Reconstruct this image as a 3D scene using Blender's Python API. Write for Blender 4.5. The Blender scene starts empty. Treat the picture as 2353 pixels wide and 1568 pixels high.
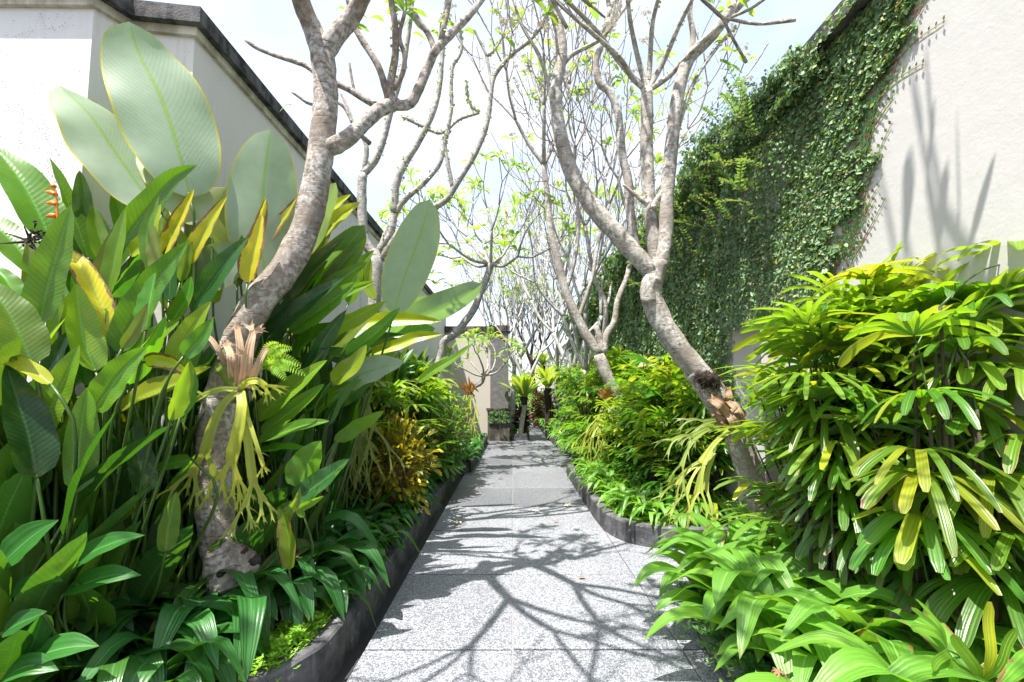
import bpy, math, random
import numpy as np
from mathutils import Vector, Matrix, Quaternion
R = math.radians
SC = bpy.context.scene
COL = SC.collection

# ------------------------------------------------------------------ camera, sky, sun, exposure
F_PX, PX0, PY0, TILT, CAM_H = 1046.0, 1178.0, 817.0, 0.075, 1.5
cam_d = bpy.data.cameras.new('camera'); cam = bpy.data.objects.new('camera', cam_d); COL.objects.link(cam)
cam.location = (0, 0, CAM_H); cam.rotation_euler = (math.pi/2 + TILT, 0, 0)
cam_d.sensor_width = 36; cam_d.lens = 36*F_PX/2353
cam_d.shift_y = (PY0-784)/2353; cam_d.shift_x = -(PX0-1176.5)/2353
cam_d.clip_start = 0.05; cam_d.clip_end = 3000
SC.camera = cam

SUN_EL, SUN_AZ = R(67.5), math.atan2(-0.68, -0.73)      # sun high, to the left and a little behind the camera
sun_dir = Vector((math.sin(SUN_AZ)*math.cos(SUN_EL), math.cos(SUN_AZ)*math.cos(SUN_EL), math.sin(SUN_EL)))
w = bpy.data.worlds.new('World'); SC.world = w; w.use_nodes = True
nt = w.node_tree; nt.nodes.clear()
out = nt.nodes.new('ShaderNodeOutputWorld'); bg = nt.nodes.new('ShaderNodeBackground'); bg.inputs['Strength'].default_value = 0.15
sky = nt.nodes.new('ShaderNodeTexSky'); sky.sky_type = 'NISHITA'; sky.sun_disc = False
sky.sun_elevation = SUN_EL; sky.sun_rotation = SUN_AZ; sky.dust_density = 2.5; sky.air_density = 1.0; sky.ozone_density = 1.5
tc = nt.nodes.new('ShaderNodeTexCoord'); mp = nt.nodes.new('ShaderNodeMapping'); mp.inputs['Scale'].default_value = (1.0, 1.0, 2.6)
nz = nt.nodes.new('ShaderNodeTexNoise'); nz.inputs['Scale'].default_value = 2.1; nz.inputs['Detail'].default_value = 9; nz.inputs['Roughness'].default_value = .58
rp = nt.nodes.new('ShaderNodeValToRGB'); rp.color_ramp.elements[0].position = .43; rp.color_ramp.elements[1].position = .74; rp.color_ramp.elements[0].color = (.44, .44, .44, 1)
mx = nt.nodes.new('ShaderNodeMix'); mx.data_type = 'RGBA'; mx.inputs['B'].default_value = (2.75, 2.9, 3.15, 1)
nt.links.new(tc.outputs['Generated'], mp.inputs['Vector']); nt.links.new(mp.outputs[0], nz.inputs['Vector'])
nt.links.new(nz.outputs['Fac'], rp.inputs['Fac']); nt.links.new(rp.outputs['Color'], mx.inputs['Factor'])
nt.links.new(sky.outputs[0], mx.inputs['A']); nt.links.new(mx.outputs['Result'], bg.inputs['Color']); nt.links.new(bg.outputs[0], out.inputs[0])
sl = bpy.data.lights.new('sun', 'SUN'); sl.energy = 4.2; sl.angle = R(.53); sl.color = (1, .955, .88)
so = bpy.data.objects.new('sun', sl); COL.objects.link(so); so.rotation_euler = (-sun_dir).to_track_quat('-Z', 'Y').to_euler()
SC.view_settings.view_transform = 'Standard'; SC.view_settings.look = 'None'
SC.view_settings.exposure = 1.6; SC.view_settings.gamma = 1.0; SC.view_settings.use_curve_mapping = False
SC.cycles.max_bounces = 7; SC.cycles.diffuse_bounces = 4; SC.cycles.glossy_bounces = 2; SC.cycles.transmission_bounces = 4
SC.cycles.use_denoising = True

# ------------------------------------------------------------------ picture measurements -> places in the garden
CT, ST = math.cos(TILT), math.sin(TILT)
def ray(px, py):
    x, y = (px-PX0)/F_PX, (PY0-py)/F_PX
    return Vector((x, CT - y*ST, ST + y*CT))
def at(px, py, Y):
    d = ray(px, py); return Vector((0, 0, CAM_H)) + d*(Y/d.y)
def gp(px, py, Z=0.0):
    d = ray(px, py); return Vector((0, 0, CAM_H)) + d*((Z-CAM_H)/d.z)
CAM = Vector((0, 0, CAM_H))

# ------------------------------------------------------------------ mesh helpers
def spline(P, n):
    """n+1 samples of a Catmull-Rom curve through P"""
    P = [Vector(p) for p in P]
    if len(P) == 2: return [P[0].lerp(P[1], i/n) for i in range(n+1)]
    Q = [P[0]*2-P[1]] + P + [P[-1]*2-P[-2]]
    L = [0]
    for a, b in zip(P, P[1:]): L.append(L[-1] + max(1e-6, (b-a).length))
    o = []
    for i in range(n+1):
        s = L[-1]*i/n; k = 0
        while k < len(P)-2 and s > L[k+1]: k += 1
        t = (s-L[k])/(L[k+1]-L[k])
        a, b, c, d = Q[k:k+4]
        o.append(0.5*((2*b) + (c-a)*t + (2*a-5*b+4*c-d)*t*t + (3*b-a-3*c+d)*t**3))
    return o
def interp(vals, n):
    m = len(vals)-1; o = []
    for i in range(n+1):
        s = i/n*m; k = min(int(s), m-1); o.append(vals[k] + (vals[k+1]-vals[k])*(s-k))
    return o

class MB:
    def __init__(self): self.v, self.f, self.uv, self.t, self.mi = [], [], [], [], []
    def add(self, vs, fs, uvs=None, tint=(.5, 0, 0), mi=0):
        o = len(self.v); self.v.extend([tuple(p) for p in vs]); self.f.extend([tuple(i+o for i in f) for f in fs])
        self.uv.extend(uvs if uvs else [(0, 0)]*len(vs)); self.t.extend([tint]*len(vs)); self.mi.extend([mi]*len(fs))
    def box(self, x0, x1, y0, y1, z0, z1, mi=0):
        vs = [(x, y, z) for z in (z0, z1) for y in (y0, y1) for x in (x0, x1)]
        self.add(vs, [(0,2,3,1), (4,5,7,6), (0,1,5,4), (2,6,7,3), (0,4,6,2), (1,3,7,5)], mi=mi)
    def prism(self, poly, z0, z1, mi=0, inset=0.0):
        n = len(poly); vs = [(x, y, z0) for x, y in poly] + [(x, y, z1) for x, y in poly]
        fs = [tuple(range(n-1, -1, -1)), tuple(range(n, 2*n))] + [(i, (i+1) % n, n+(i+1) % n, n+i) for i in range(n)]
        self.add(vs, fs, mi=mi)
    def tube(self, P, rad, sides=8, n=None, knob=0.0, rng=None, cap=True, tint=(.5,0,0), mi=0, smooth=True):
        n = n or max(2, len(P)*3)
        C = spline(P, n) if smooth else [Vector(p) for p in P]; n = len(C)-1
        r = interp(rad, n)
        T = [(C[min(i+1, n)]-C[max(i-1, 0)]).normalized() for i in range(n+1)]
        a = T[0].orthogonal().normalized(); vs, uvs = [], []; L = 0
        for i in range(n+1):
            a = (a - T[i]*a.dot(T[i])).normalized(); b = T[i].cross(a)
            if i: L += (C[i]-C[i-1]).length
            ph = rng.random()*6 if rng else 0
            for k in range(sides):
                q = 2*math.pi*k/sides; rr = r[i]
                if rng and knob: rr *= 1 + knob*(rng.random()-.5)*1.2 + knob*.5*math.sin(2*q+ph)
                vs.append(C[i] + (a*math.cos(q) + b*math.sin(q))*rr); uvs.append((L, k/sides))
        fs = [(i*sides+k, i*sides+(k+1) % sides, (i+1)*sides+(k+1) % sides, (i+1)*sides+k) for i in range(n) for k in range(sides)]
        if cap: fs += [tuple(range(sides-1, -1, -1)), tuple(n*sides+k for k in range(sides))]
        self.add(vs, fs, uvs, tint, mi)
        return C, T, r
    def blade(self, P, w, N, prof, nu=10, nv=4, fold=.25, wave=0, tint=(.5,0,0), rng=None, curl=0, mi=0, lobes=0, twist=0):
        """a leaf: centre line P, greatest half width w, upper side towards N"""
        C = spline(P, nu); vs, uvs = [], []
        ph = rng.random()*6.28 if rng else 0; k1 = 2.0 + (rng.random()*2 if rng else 0)
        for i in range(nu+1):
            u = i/nu; T = (C[min(i+1, nu)]-C[max(i-1, 0)]).normalized()
            S = T.cross(N)
            S = S.normalized() if S.length > 1e-4 else T.orthogonal().normalized()
            M = S.cross(T)
            if twist:
                q = Quaternion(T, twist*u); S = q @ S; M = q @ M
            h = w*max(prof(u), .012)
            for j in range(nv+1):
                v = 2*j/nv-1
                e = 1.0
                if lobes and rng and abs(v) > .9: e = 1 + lobes*(rng.random()-.6)
                z = fold*h*abs(v) - curl*h*v*v + wave*h*v*v*math.sin(k1*2*math.pi*u + ph + (1.3 if v > 0 else 0))
                vs.append(C[i] + S*(v*h*e) + M*z); uvs.append((u, v*.5+.5))
        q = nv+1
        fs = [(i*q+j, i*q+j+1, (i+1)*q+j+1, (i+1)*q+j) for i in range(nu) for j in range(nv)]
        self.add(vs, fs, uvs, tint, mi)
    def merge(self, other, M, tint=None):
        o = len(self.v); self.v.extend([tuple(M @ Vector(p)) for p in other.v]); self.f.extend([tuple(i+o for i in f) for f in other.f])
        self.uv.extend(other.uv); self.t.extend(other.t if tint is None else [tint]*len(other.v)); self.mi.extend(other.mi)
    def build(self, name, mat, parent=None, origin=None, smooth=True):
        org = Vector(origin) if origin is not None else (parent.matrix_basis.translation.copy() if parent else Vector((0, 0, 0)))
        if parent is not None and parent.parent is not None and origin is None:
            org = parent.matrix_basis.translation + parent.parent.matrix_basis.translation
        V = np.array(self.v, dtype=np.float64).reshape(-1, 3) - np.array(org)
        me = bpy.data.meshes.new(name); me.from_pydata(V.tolist(), [], self.f)
        nl = len(me.loops); li = np.empty(nl, dtype=np.int32); me.loops.foreach_get('vertex_index', li)
        uvl = me.uv_layers.new(name='UV'); uvl.data.foreach_set('uv', np.array(self.uv, dtype=np.float32)[li].ravel())
        ca = me.color_attributes.new('tint', 'FLOAT_COLOR', 'POINT')
        tt = np.ones((len(self.v), 4), dtype=np.float32); tt[:, :3] = np.array(self.t, dtype=np.float32); ca.data.foreach_set('color', tt.ravel())
        mats = mat if isinstance(mat, (list, tuple)) else [mat]
        for m in mats: me.materials.append(m)
        if len(mats) > 1: me.polygons.foreach_set('material_index', np.array(self.mi, dtype=np.int32))
        me.polygons.foreach_set('use_smooth', np.full(len(me.polygons), smooth, dtype=bool)); me.update()
        o = bpy.data.objects.new(name, me); COL.objects.link(o)
        if parent is not None: o.parent = parent
        else: o.location = org
        return o

def thing(name, label, cat, loc=(0, 0, 0), group=None):
    o = bpy.data.objects.new(name, None); o.empty_display_size = .1; COL.objects.link(o); o.location = loc
    return tag(o, label, cat, group)
def tag(o, label=None, cat=None, group=None, kind=None):
    if label: o['label'] = label
    if cat: o['category'] = cat
    if group: o['group'] = group
    if kind or cat: o['kind'] = kind or 'thing'
    return o
def dup(o, loc, rz=0, s=1.0, label=None, group=None, tilt=(0, 0)):
    r = o.copy(); COL.objects.link(r); r.location = loc; r.rotation_euler = (tilt[0], tilt[1], rz); r.scale = (s, s, s)
    if label: r['label'] = label
    if group: r['group'] = group
    for ch in list(o.children):
        c = ch.copy(); COL.objects.link(c); c.parent = r
        for g in ch.children:
            d = g.copy(); COL.objects.link(d); d.parent = c
    return r

def P_ab(a, b):
    m = (a/(a+b))**a*(b/(a+b))**b
    return lambda u: (max(u, 0)**a*max(1-u, 0)**b)/m
p_paddle = P_ab(.38, .70); p_wide = P_ab(.5, .52); p_lance = P_ab(.65, 1.05); p_strap = P_ab(.45, .75); p_obov = P_ab(1.0, .5)
def p_palm(u): return min(1, .12+(u/.3)**.7*.88 if u < .3 else 1)*(1 if u < .86 else 1-.55*((u-.86)/.14)**1.5)

# ------------------------------------------------------------------ materials
class G:
    def __init__(s, name):
        s.m = bpy.data.materials.new(name); s.m.use_nodes = True; s.t = s.m.node_tree; s.t.nodes.clear()
        s.out = s.n('OutputMaterial')
    def n(s, t, **k):
        x = s.t.nodes.new('ShaderNode'+t)
        for a, b in k.items(): setattr(x, a, b)
        return x
    def l(s, a, b): s.t.links.new(a, b)
    def put(s, sock, v):
        if hasattr(v, 'links'): s.l(v, sock)
        elif isinstance(v, (tuple, list)) and len(v) == 3 and sock.type == 'RGBA': sock.default_value = (*v, 1)
        else: sock.default_value = v
    def math(s, op, a, b=0.0, c=None, clamp=False):
        x = s.n('Math', operation=op); x.use_clamp = clamp; s.put(x.inputs[0], a); s.put(x.inputs[1], b)
        if c is not None: s.put(x.inputs[2], c)
        return x.outputs[0]
    def mix(s, f, a, b, mode='MIX'):
        x = s.n('Mix', data_type='RGBA', blend_type=mode); s.put(x.inputs['Factor'], f); s.put(x.inputs['A'], a); s.put(x.inputs['B'], b)
        return x.outputs['Result']
    def ramp(s, f, stops):
        x = s.n('ValToRGB'); e = x.color_ramp.elements
        while len(e) < len(stops): e.new(.5)
        for k, (p, c) in zip(e, stops): k.position = p; k.color = (*c, 1) if isinstance(c, (tuple, list)) else (c, c, c, 1)
        s.put(x.inputs[0], f); return x.outputs[0]
    def sstep(s, f, a, b):
        x = s.n('MapRange', interpolation_type='SMOOTHSTEP'); s.put(x.inputs[0], f); x.inputs[1].default_value = a; x.inputs[2].default_value = b
        return x.outputs[0]
    def pos(s): return s.n('NewGeometry').outputs['Position']
    def obj(s): return s.n('TexCoord').outputs['Object']
    def noise(s, vec, scale, detail=5, rough=.55, dist=0, stretch=None):
        if stretch:
            m = s.n('Mapping'); m.inputs['Scale'].default_value = stretch; s.l(vec, m.inputs[0]); vec = m.outputs[0]
        x = s.n('TexNoise'); s.l(vec, x.inputs['Vector']); x.inputs['Scale'].default_value = scale; x.inputs['Detail'].default_value = detail
        x.inputs['Roughness'].default_value = rough; x.inputs['Distortion'].default_value = dist; return x.outputs['Fac']
    def voro(s, vec, scale, feature='F1', outp='Distance', rnd=1.0):
        x = s.n('TexVoronoi', feature=feature); s.l(vec, x.inputs['Vector']); x.inputs['Scale'].default_value = scale; x.inputs['Randomness'].default_value = rnd
        return x.outputs[outp]
    def bump(s, h, strength, dist=.01):
        x = s.n('Bump'); x.inputs['Strength'].default_value = strength; x.inputs['Distance'].default_value = dist; s.l(h, x.inputs['Height']); return x.outputs[0]
    def pbr(s, col, rough=.6, normal=None, spec=.5):
        x = s.n('BsdfPrincipled'); s.put(x.inputs['Base Color'], col); s.put(x.inputs['Roughness'], rough); x.inputs['Specular IOR Level'].default_value = spec
        if normal is not None: s.l(normal, x.inputs['Normal'])
        return x.outputs[0]
    def end(s, sh): s.l(sh, s.out.inputs[0]); return s.m

YEL, BRN = (.44, .40, .015), (.16, .07, .03)
def leafmat(name, col, under=None, trans=(.30, .48, .03), tf=.38, rough=.38, freq=34, slant=3.0, rib=0, edge=None, spec=.5, vs=.12, midrib=None, bump=.25, mottle=.25):
    g = G(name); uvn = g.n('UVMap'); uvn.uv_map = 'UV'; sp = g.n('SeparateXYZ'); g.l(uvn.outputs[0], sp.inputs[0]); u, v = sp.outputs[0], sp.outputs[1]
    a = g.math('MULTIPLY', g.math('ABSOLUTE', g.math('SUBTRACT', v, .5)), 2.0)
    at_ = g.n('Attribute'); at_.attribute_name = 'tint'; ts = g.n('SeparateColor'); g.l(at_.outputs['Color'], ts.inputs[0]); tr, tg, tb = ts.outputs[0], ts.outputs[1], ts.outputs[2]
    if rib: vein = g.math('SINE', g.math('MULTIPLY', v, rib*6.283))
    else: vein = g.math('SINE', g.math('MULTIPLY', g.math('SUBTRACT', g.math('MULTIPLY', u, freq), g.math('MULTIPLY', a, slant)), 6.283))
    P = g.pos(); nz = g.noise(P, 14, 4); n2 = g.noise(P, 3.2, 3)
    br = g.math('MULTIPLY', g.math('ADD', g.math('MULTIPLY', tr, .9), .55), g.math('ADD', g.math('MULTIPLY', vein, vs), g.math('ADD', 1-mottle*.5, g.math('MULTIPLY', nz, mottle))))
    if freq > 12 and not rib: tg = g.math('ADD', tg, g.math('MULTIPLY', g.sstep(g.noise(P, 17, 6, .7), .50, .68), .10 if not edge else .06), clamp=True)
    base = g.mix(tg, col, YEL)
    base = g.mix(g.math('MULTIPLY', g.sstep(a, .10, .02), .6), base, midrib or tuple(min(1, c*2.2+.04) for c in col))
    if edge: base = g.mix(g.sstep(a, .92, .975), base, edge)
    vm = g.n('VectorMath', operation='SCALE'); g.l(base, vm.inputs[0]); g.l(br, vm.inputs['Scale']); top = vm.outputs[0]
    bf = g.n('NewGeometry').outputs['Backfacing']
    if rib: tb = g.math('ADD', tb, g.math('MULTIPLY', g.sstep(u, .86, 1.0), .36))
    if under:
        vm2 = g.n('VectorMath', operation='SCALE')
        uc = g.mix(g.math('MULTIPLY', tg, .8), under, YEL); uc = g.mix(g.math('MULTIPLY', g.sstep(a, .075, .02), .75), uc, midrib or tuple(min(1, q*1.8+.03) for q in under))
        if edge: uc = g.mix(g.sstep(a, .93, .985), uc, edge)
        g.l(uc, vm2.inputs[0])
        g.l(br, vm2.inputs['Scale'])
        c = g.mix(bf, top, vm2.outputs[0])
    else: c = top
    brown = g.sstep(g.math('ADD', g.math('ADD', g.math('MULTIPLY', a, .75), g.math('MULTIPLY', nz, .9)), tb), 1.42, 1.5)
    c = g.mix(brown, c, g.mix(n2, BRN, (.34, .19, .09)))
    nor = g.bump(g.math('ADD', vein, g.math('MULTIPLY', nz, 2)), bump, .004)
    p = g.pbr(c, rough, nor, spec)
    t = g.n('BsdfTranslucent'); vt = g.n('VectorMath', operation='SCALE'); g.l(g.mix(brown, g.mix(tg, trans, (.75, .55, .03)), (.10, .04, .01)), vt.inputs[0]); g.l(br, vt.inputs['Scale']); g.l(vt.outputs[0], t.inputs[0])
    m = g.n('MixShader'); m.inputs[0].default_value = tf; g.l(p, m.inputs[1]); g.l(t.outputs[0], m.inputs[2])
    return g.end(m.outputs[0])

M = {}
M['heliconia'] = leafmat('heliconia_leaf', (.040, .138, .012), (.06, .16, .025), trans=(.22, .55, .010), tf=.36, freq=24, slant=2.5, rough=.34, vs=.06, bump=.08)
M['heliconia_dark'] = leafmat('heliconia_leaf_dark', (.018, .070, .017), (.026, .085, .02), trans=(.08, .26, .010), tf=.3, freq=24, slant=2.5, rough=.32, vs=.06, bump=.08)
M['calathea'] = leafmat('calathea_leaf', (.05, .15, .035), (.29, .37, .30), trans=(.24, .44, .08), tf=.40, freq=30, slant=9, rough=.5, edge=(.50, .44, .03), vs=.022, midrib=(.20, .36, .05), mottle=.30, bump=.035)
M['ginger'] = leafmat('ginger_leaf', (.026, .118, .018), (.04, .13, .03), trans=(.10, .36, .02), rib=5, rough=.4, bump=.1, vs=.05)
M['strap'] = leafmat('strap_leaf', (.026, .108, .022), (.04, .12, .03), trans=(.10, .34, .015), rib=6, rough=.36, tf=.3, vs=.06, spec=.6)
M['strap_light'] = leafmat('strap_leaf_light', (.088, .215, .025), (.11, .24, .045), trans=(.26, .54, .03), rib=7, rough=.4, tf=.35, vs=.06, spec=.6)
M['palm'] = leafmat('palm_leaf', (.036, .132, .013), (.06, .165, .03), trans=(.27, .58, .012), rib=4, rough=.34, tf=.36, vs=.09, spec=.75)
M['cover'] = leafmat('groundcover_leaf', (.20, .42, .04), trans=(.5, .75, .06), freq=4, rough=.45, tf=.4)
M['mint'] = leafmat('creeping_leaf', (.05, .16, .05), trans=(.2, .4, .08), freq=4, rough=.35, tf=.3)
M['fig'] = leafmat('fig_leaf', (.09, .19, .075), (.14, .24, .11), trans=(.24, .44, .06), freq=4, rough=.42, tf=.24, spec=.45)
M['frangipani'] = leafmat('frangipani_leaf', (.08, .2, .035), (.13, .25, .07), trans=(.35, .58, .05), freq=22, slant=3, rough=.4, tf=.42)
M['croton'] = leafmat('croton_leaf', (.02, .05, .015), trans=(.2, .2, .02), freq=3, rough=.28, tf=.25, edge=(.62, .46, .03), midrib=(.65, .48, .03))
M['shrub'] = leafmat('shrub_leaf', (.05, .16, .03), (.08, .18, .05), trans=(.25, .5, .03), freq=8, rough=.33, tf=.35)
M['nest'] = leafmat('nest_fern_leaf', (.12, .26, .03), (.16, .3, .05), trans=(.42, .6, .05), freq=40, slant=1, rough=.36, tf=.4, midrib=(.12, .1, .03))
M['antler'] = leafmat('staghorn_frond', (.26, .34, .07), (.30, .38, .13), trans=(.42, .56, .07), rib=2, rough=.5, tf=.35, vs=.04, midrib=(.25, .33, .06))
M['shield'] = leafmat('dry_shield_frond', (.36, .25, .17), (.26, .17, .11), trans=(.4, .22, .11), rib=3, rough=.8, tf=.15, vs=.10, midrib=(.3, .2, .13), spec=.1, mottle=.6)
M['dark_leaf'] = leafmat('dark_red_leaf', (.05, .035, .025), (.07, .05, .03), trans=(.14, .07, .02), freq=12, rough=.33, tf=.3)

def simple(name, col, rough=.6, spec=.4, var=.3, scale=12, bump=.2):
    g = G(name); n = g.noise(g.obj(), scale, 5)
    c = g.mix(n, tuple(x*(1-var) for x in col), tuple(min(1, x*(1+var)) for x in col))
    return g.end(g.pbr(c, rough, g.bump(n, bump, .01), spec))
M['stalk'] = simple('green_stalk', (.045, .095, .017), .4, var=.5, scale=6)
M['stalk_dry'] = simple('dry_stalk', (.22, .13, .07), .8, var=.5)
M['cane'] = simple('palm_cane', (.045, .04, .022), .8, var=.5, scale=30)
M['petal'] = simple('frangipani_petal', (.8, .74, .58), .5, var=.1)
M['petal_eye'] = simple('frangipani_petal_eye', (.8, .5, .06), .5, var=.1)
M['yellow_petal'] = simple('yellow_petal', (.8, .5, .02), .5, var=.1)
M['orange'] = simple('orange_bract', (.75, .17, .015), .4, var=.25)
M['dry_black'] = simple('dark_flower_and_hollow_shade', (.025, .018, .015), .9)
M['terracotta'] = simple('terracotta', (.28, .11, .06), .8)
M['root'] = simple('root_mat', (.035, .025, .018), .95, scale=60, bump=.8)
M['bristle'] = simple('orange_brown_bristle', (.34, .15, .06), .8, var=.4)
def bark(name, brown, pale, amt):
    g = G(name); P = g.pos()
    n1 = g.noise(P, 7, 8, .65); n2 = g.noise(P, 26, 9, .72); n3 = g.noise(P, 3.3, 5, .6)
    ring = g.noise(P, 24, 4, .6, stretch=(.35, .35, 2.2))
    c = g.mix(g.sstep(n1, .36, .66), brown, tuple(b*.70+.015 for b in brown))
    c = g.mix(g.math('MULTIPLY', g.sstep(n2, .60-amt*.16, .68-amt*.06), g.sstep(n3, .30, .62)), c, pale)
    c = g.mix(g.math('MULTIPLY', g.sstep(ring, .62, .72), .7), c, (.07, .06, .05))
    c = g.mix(g.math('MULTIPLY', g.sstep(g.noise(P, 11, 5), .62, .7), .6), c, (.09, .10, .05))
    h = g.math('ADD', g.math('MULTIPLY', n2, .6), g.math('ADD', n1, g.math('MULTIPLY', g.sstep(ring, .55, .7), -.6)))
    return g.end(g.pbr(c, .85, g.bump(h, .9, .012), .25))
M['bark'] = bark('frangipani_bark', (.235, .19, .155), (.50, .485, .46), 1.2)
M['bark_cream'] = bark('sunlit_frangipani_bark', (.29, .25, .215), (.56, .545, .52), 1.2)  # paler bark copy, the look of limbs in full sun put into its colour
M['bark_grey'] = bark('frangipani_bark_grey', (.29, .27, .25), (.50, .49, .47), 1.1)
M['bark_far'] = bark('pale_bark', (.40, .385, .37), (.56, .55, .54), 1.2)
M['bark_dark'] = bark('dark_bark', (.06, .045, .035), (.16, .14, .12), .3)

def plaster(name, col, stain=.5):
    g = G(name); P = g.pos()
    n = g.noise(P, 1.1, 6, .6); f = g.noise(P, 55, 5, .6); m = g.noise(P, 9, 5)
    st = g.noise(P, 2.2, 7, .65, stretch=(3.2, 3.2, .22))
    c = g.mix(n, tuple(x*.93 for x in col), col)
    c = g.mix(g.math('MULTIPLY', g.sstep(st, .52, .75), .30*stain), c, (.33, .30, .27))
    c = g.mix(g.math('MULTIPLY', g.sstep(g.noise(P, 30, 4), .68, .73), .35*stain), c, (.25, .22, .19))
    h = g.math('ADD', g.math('MULTIPLY', f, .25), g.math('ADD', g.math('MULTIPLY', m, .5), g.math('MULTIPLY', n, 1.5)))
    return g.end(g.pbr(c, .9, g.bump(h, .28, .015), .15))
M['plaster_white'] = plaster('white_plaster', (.69, .69, .685), .8)
M['plaster'] = plaster('beige_plaster', (.66, .64, .615), 1.4)
M['plaster_right'] = plaster('pale_plaster', (.55, .535, .52), .2)
def stone(name, a, b, scale=6, pit=.6, moss=0):
    g = G(name); P = g.pos(); n = g.noise(P, scale, 8, .65); f = g.noise(P, scale*14, 5, .6)
    drip = g.noise(P, 5, 5, .6, stretch=(2.5, 2.5, .25))
    c = g.mix(g.sstep(g.math('ADD', g.math('MULTIPLY', n, .6), g.math('MULTIPLY', drip, .4)), .40, .62), a, b)
    c = g.mix(g.math('MULTIPLY', g.sstep(drip, .66, .72), .5), c, tuple(min(.7, x*2.6+.08) for x in b))
    if moss: c = g.mix(g.math('MULTIPLY', g.sstep(g.noise(P, 3.1, 5), .5, .62), moss), c, (.06, .09, .03))
    return g.end(g.pbr(c, .9, g.bump(g.math('ADD', n, g.math('MULTIPLY', f, .5)), pit, .02), .2))
M['coping'] = stone('weathered_coping', (.022, .022, .023), (.13, .13, .13))
M['coping_brown'] = stone('brown_weathered_coping', (.03, .028, .025), (.17, .145, .12), moss=.3)
M['moulding'] = stone('cream_moulding', (.30, .27, .2), (.6, .57, .48), scale=3)
M['pillar'] = simple('rough_grey_render', (.15, .147, .15), .95, .1, .5, 9, 1.0)
M['plaster_end'] = plaster('end_plaster', (.52, .485, .43), .6)
def kerb_mat():
    g = G('dark_kerb_concrete'); P = g.pos(); n = g.noise(P, 6, 8, .65); f = g.noise(P, 60, 5, .6); sp = g.n('SeparateXYZ'); g.l(P, sp.inputs[0])
    drip = g.noise(P, 6, 5, .6, stretch=(3, 3, .25))
    c = g.mix(g.sstep(n, .35, .65), (.045, .046, .052), (.125, .125, .135))
    c = g.mix(g.math('MULTIPLY', g.sstep(drip, .52, .66), .6), c, (.035, .034, .034))
    c = g.mix(g.math('MULTIPLY', g.sstep(g.noise(P, 17, 6, .7), .60, .66), .6), c, (.30, .29, .27))
    c = g.mix(g.math('MULTIPLY', g.sstep(g.noise(P, 9, 6, .6), .58, .66), .5), c, (.06, .075, .03))
    jt = g.math('LESS_THAN', g.math('FRACT', g.math('MULTIPLY', g.math('ADD', sp.outputs[1], g.math('MULTIPLY', sp.outputs[0], .6)), 1.4)), .012)
    c = g.mix(jt, c, (.02, .02, .02))
    return g.end(g.pbr(c, .85, g.bump(g.math('ADD', n, g.math('MULTIPLY', f, .5)), .6, .02), .25))
M['kerb'] = kerb_mat()
M['soil'] = simple('dark_soil', (.03, .022, .015), .95, var=.5, scale=20, bump=.8)
M['gutter'] = simple('dark_gutter', (.028, .028, .03), .8, var=.4, scale=25, bump=.5)  # near-black floor that shows in the gutters and between the slabs
def pebble():
    g = G('black_and_white_pebble_slab'); P = g.pos()
    cc = g.n('SeparateColor'); g.l(g.voro(P, 98, 'F1', 'Color'), cc.inputs[0])
    ed = g.voro(P, 98, 'DISTANCE_TO_EDGE'); n = g.noise(P, .9, 5); n2 = g.noise(P, 30, 3)
    c = g.ramp(cc.outputs[0], [(0, (.11, .115, .13)), (.20, (.16, .165, .185)), (.26, (.38, .38, .385)), (.6, .50), (1, .60)])
    c = g.mix(g.math('MULTIPLY', g.sstep(n2, .4, .7), .30), c, (.17, .175, .19))
    c = g.mix(g.sstep(ed, .20, .07), c, (.17, .175, .195))
    c = g.mix(g.math('MULTIPLY', g.sstep(g.noise(P, 2.6, 6, .65), .54, .72), .35), c, (.12, .125, .13))
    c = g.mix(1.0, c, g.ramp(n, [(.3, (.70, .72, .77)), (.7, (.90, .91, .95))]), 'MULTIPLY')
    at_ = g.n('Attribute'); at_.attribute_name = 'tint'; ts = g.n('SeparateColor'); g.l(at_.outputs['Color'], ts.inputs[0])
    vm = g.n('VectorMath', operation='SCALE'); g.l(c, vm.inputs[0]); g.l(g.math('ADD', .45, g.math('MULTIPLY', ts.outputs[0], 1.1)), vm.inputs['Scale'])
    return g.end(g.pbr(vm.outputs[0], .55, g.bump(ed, .5, .006), .4))
M['pebble'] = pebble()
def earth():
    g = G('bare_earth'); n = g.noise(g.pos(), 4, 6)
    return g.end(g.pbr(g.mix(n, (.05, .04, .03), (.13, .11, .085)), .95, g.bump(n, .6, .02), .1))
M['earth'] = earth()

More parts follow.
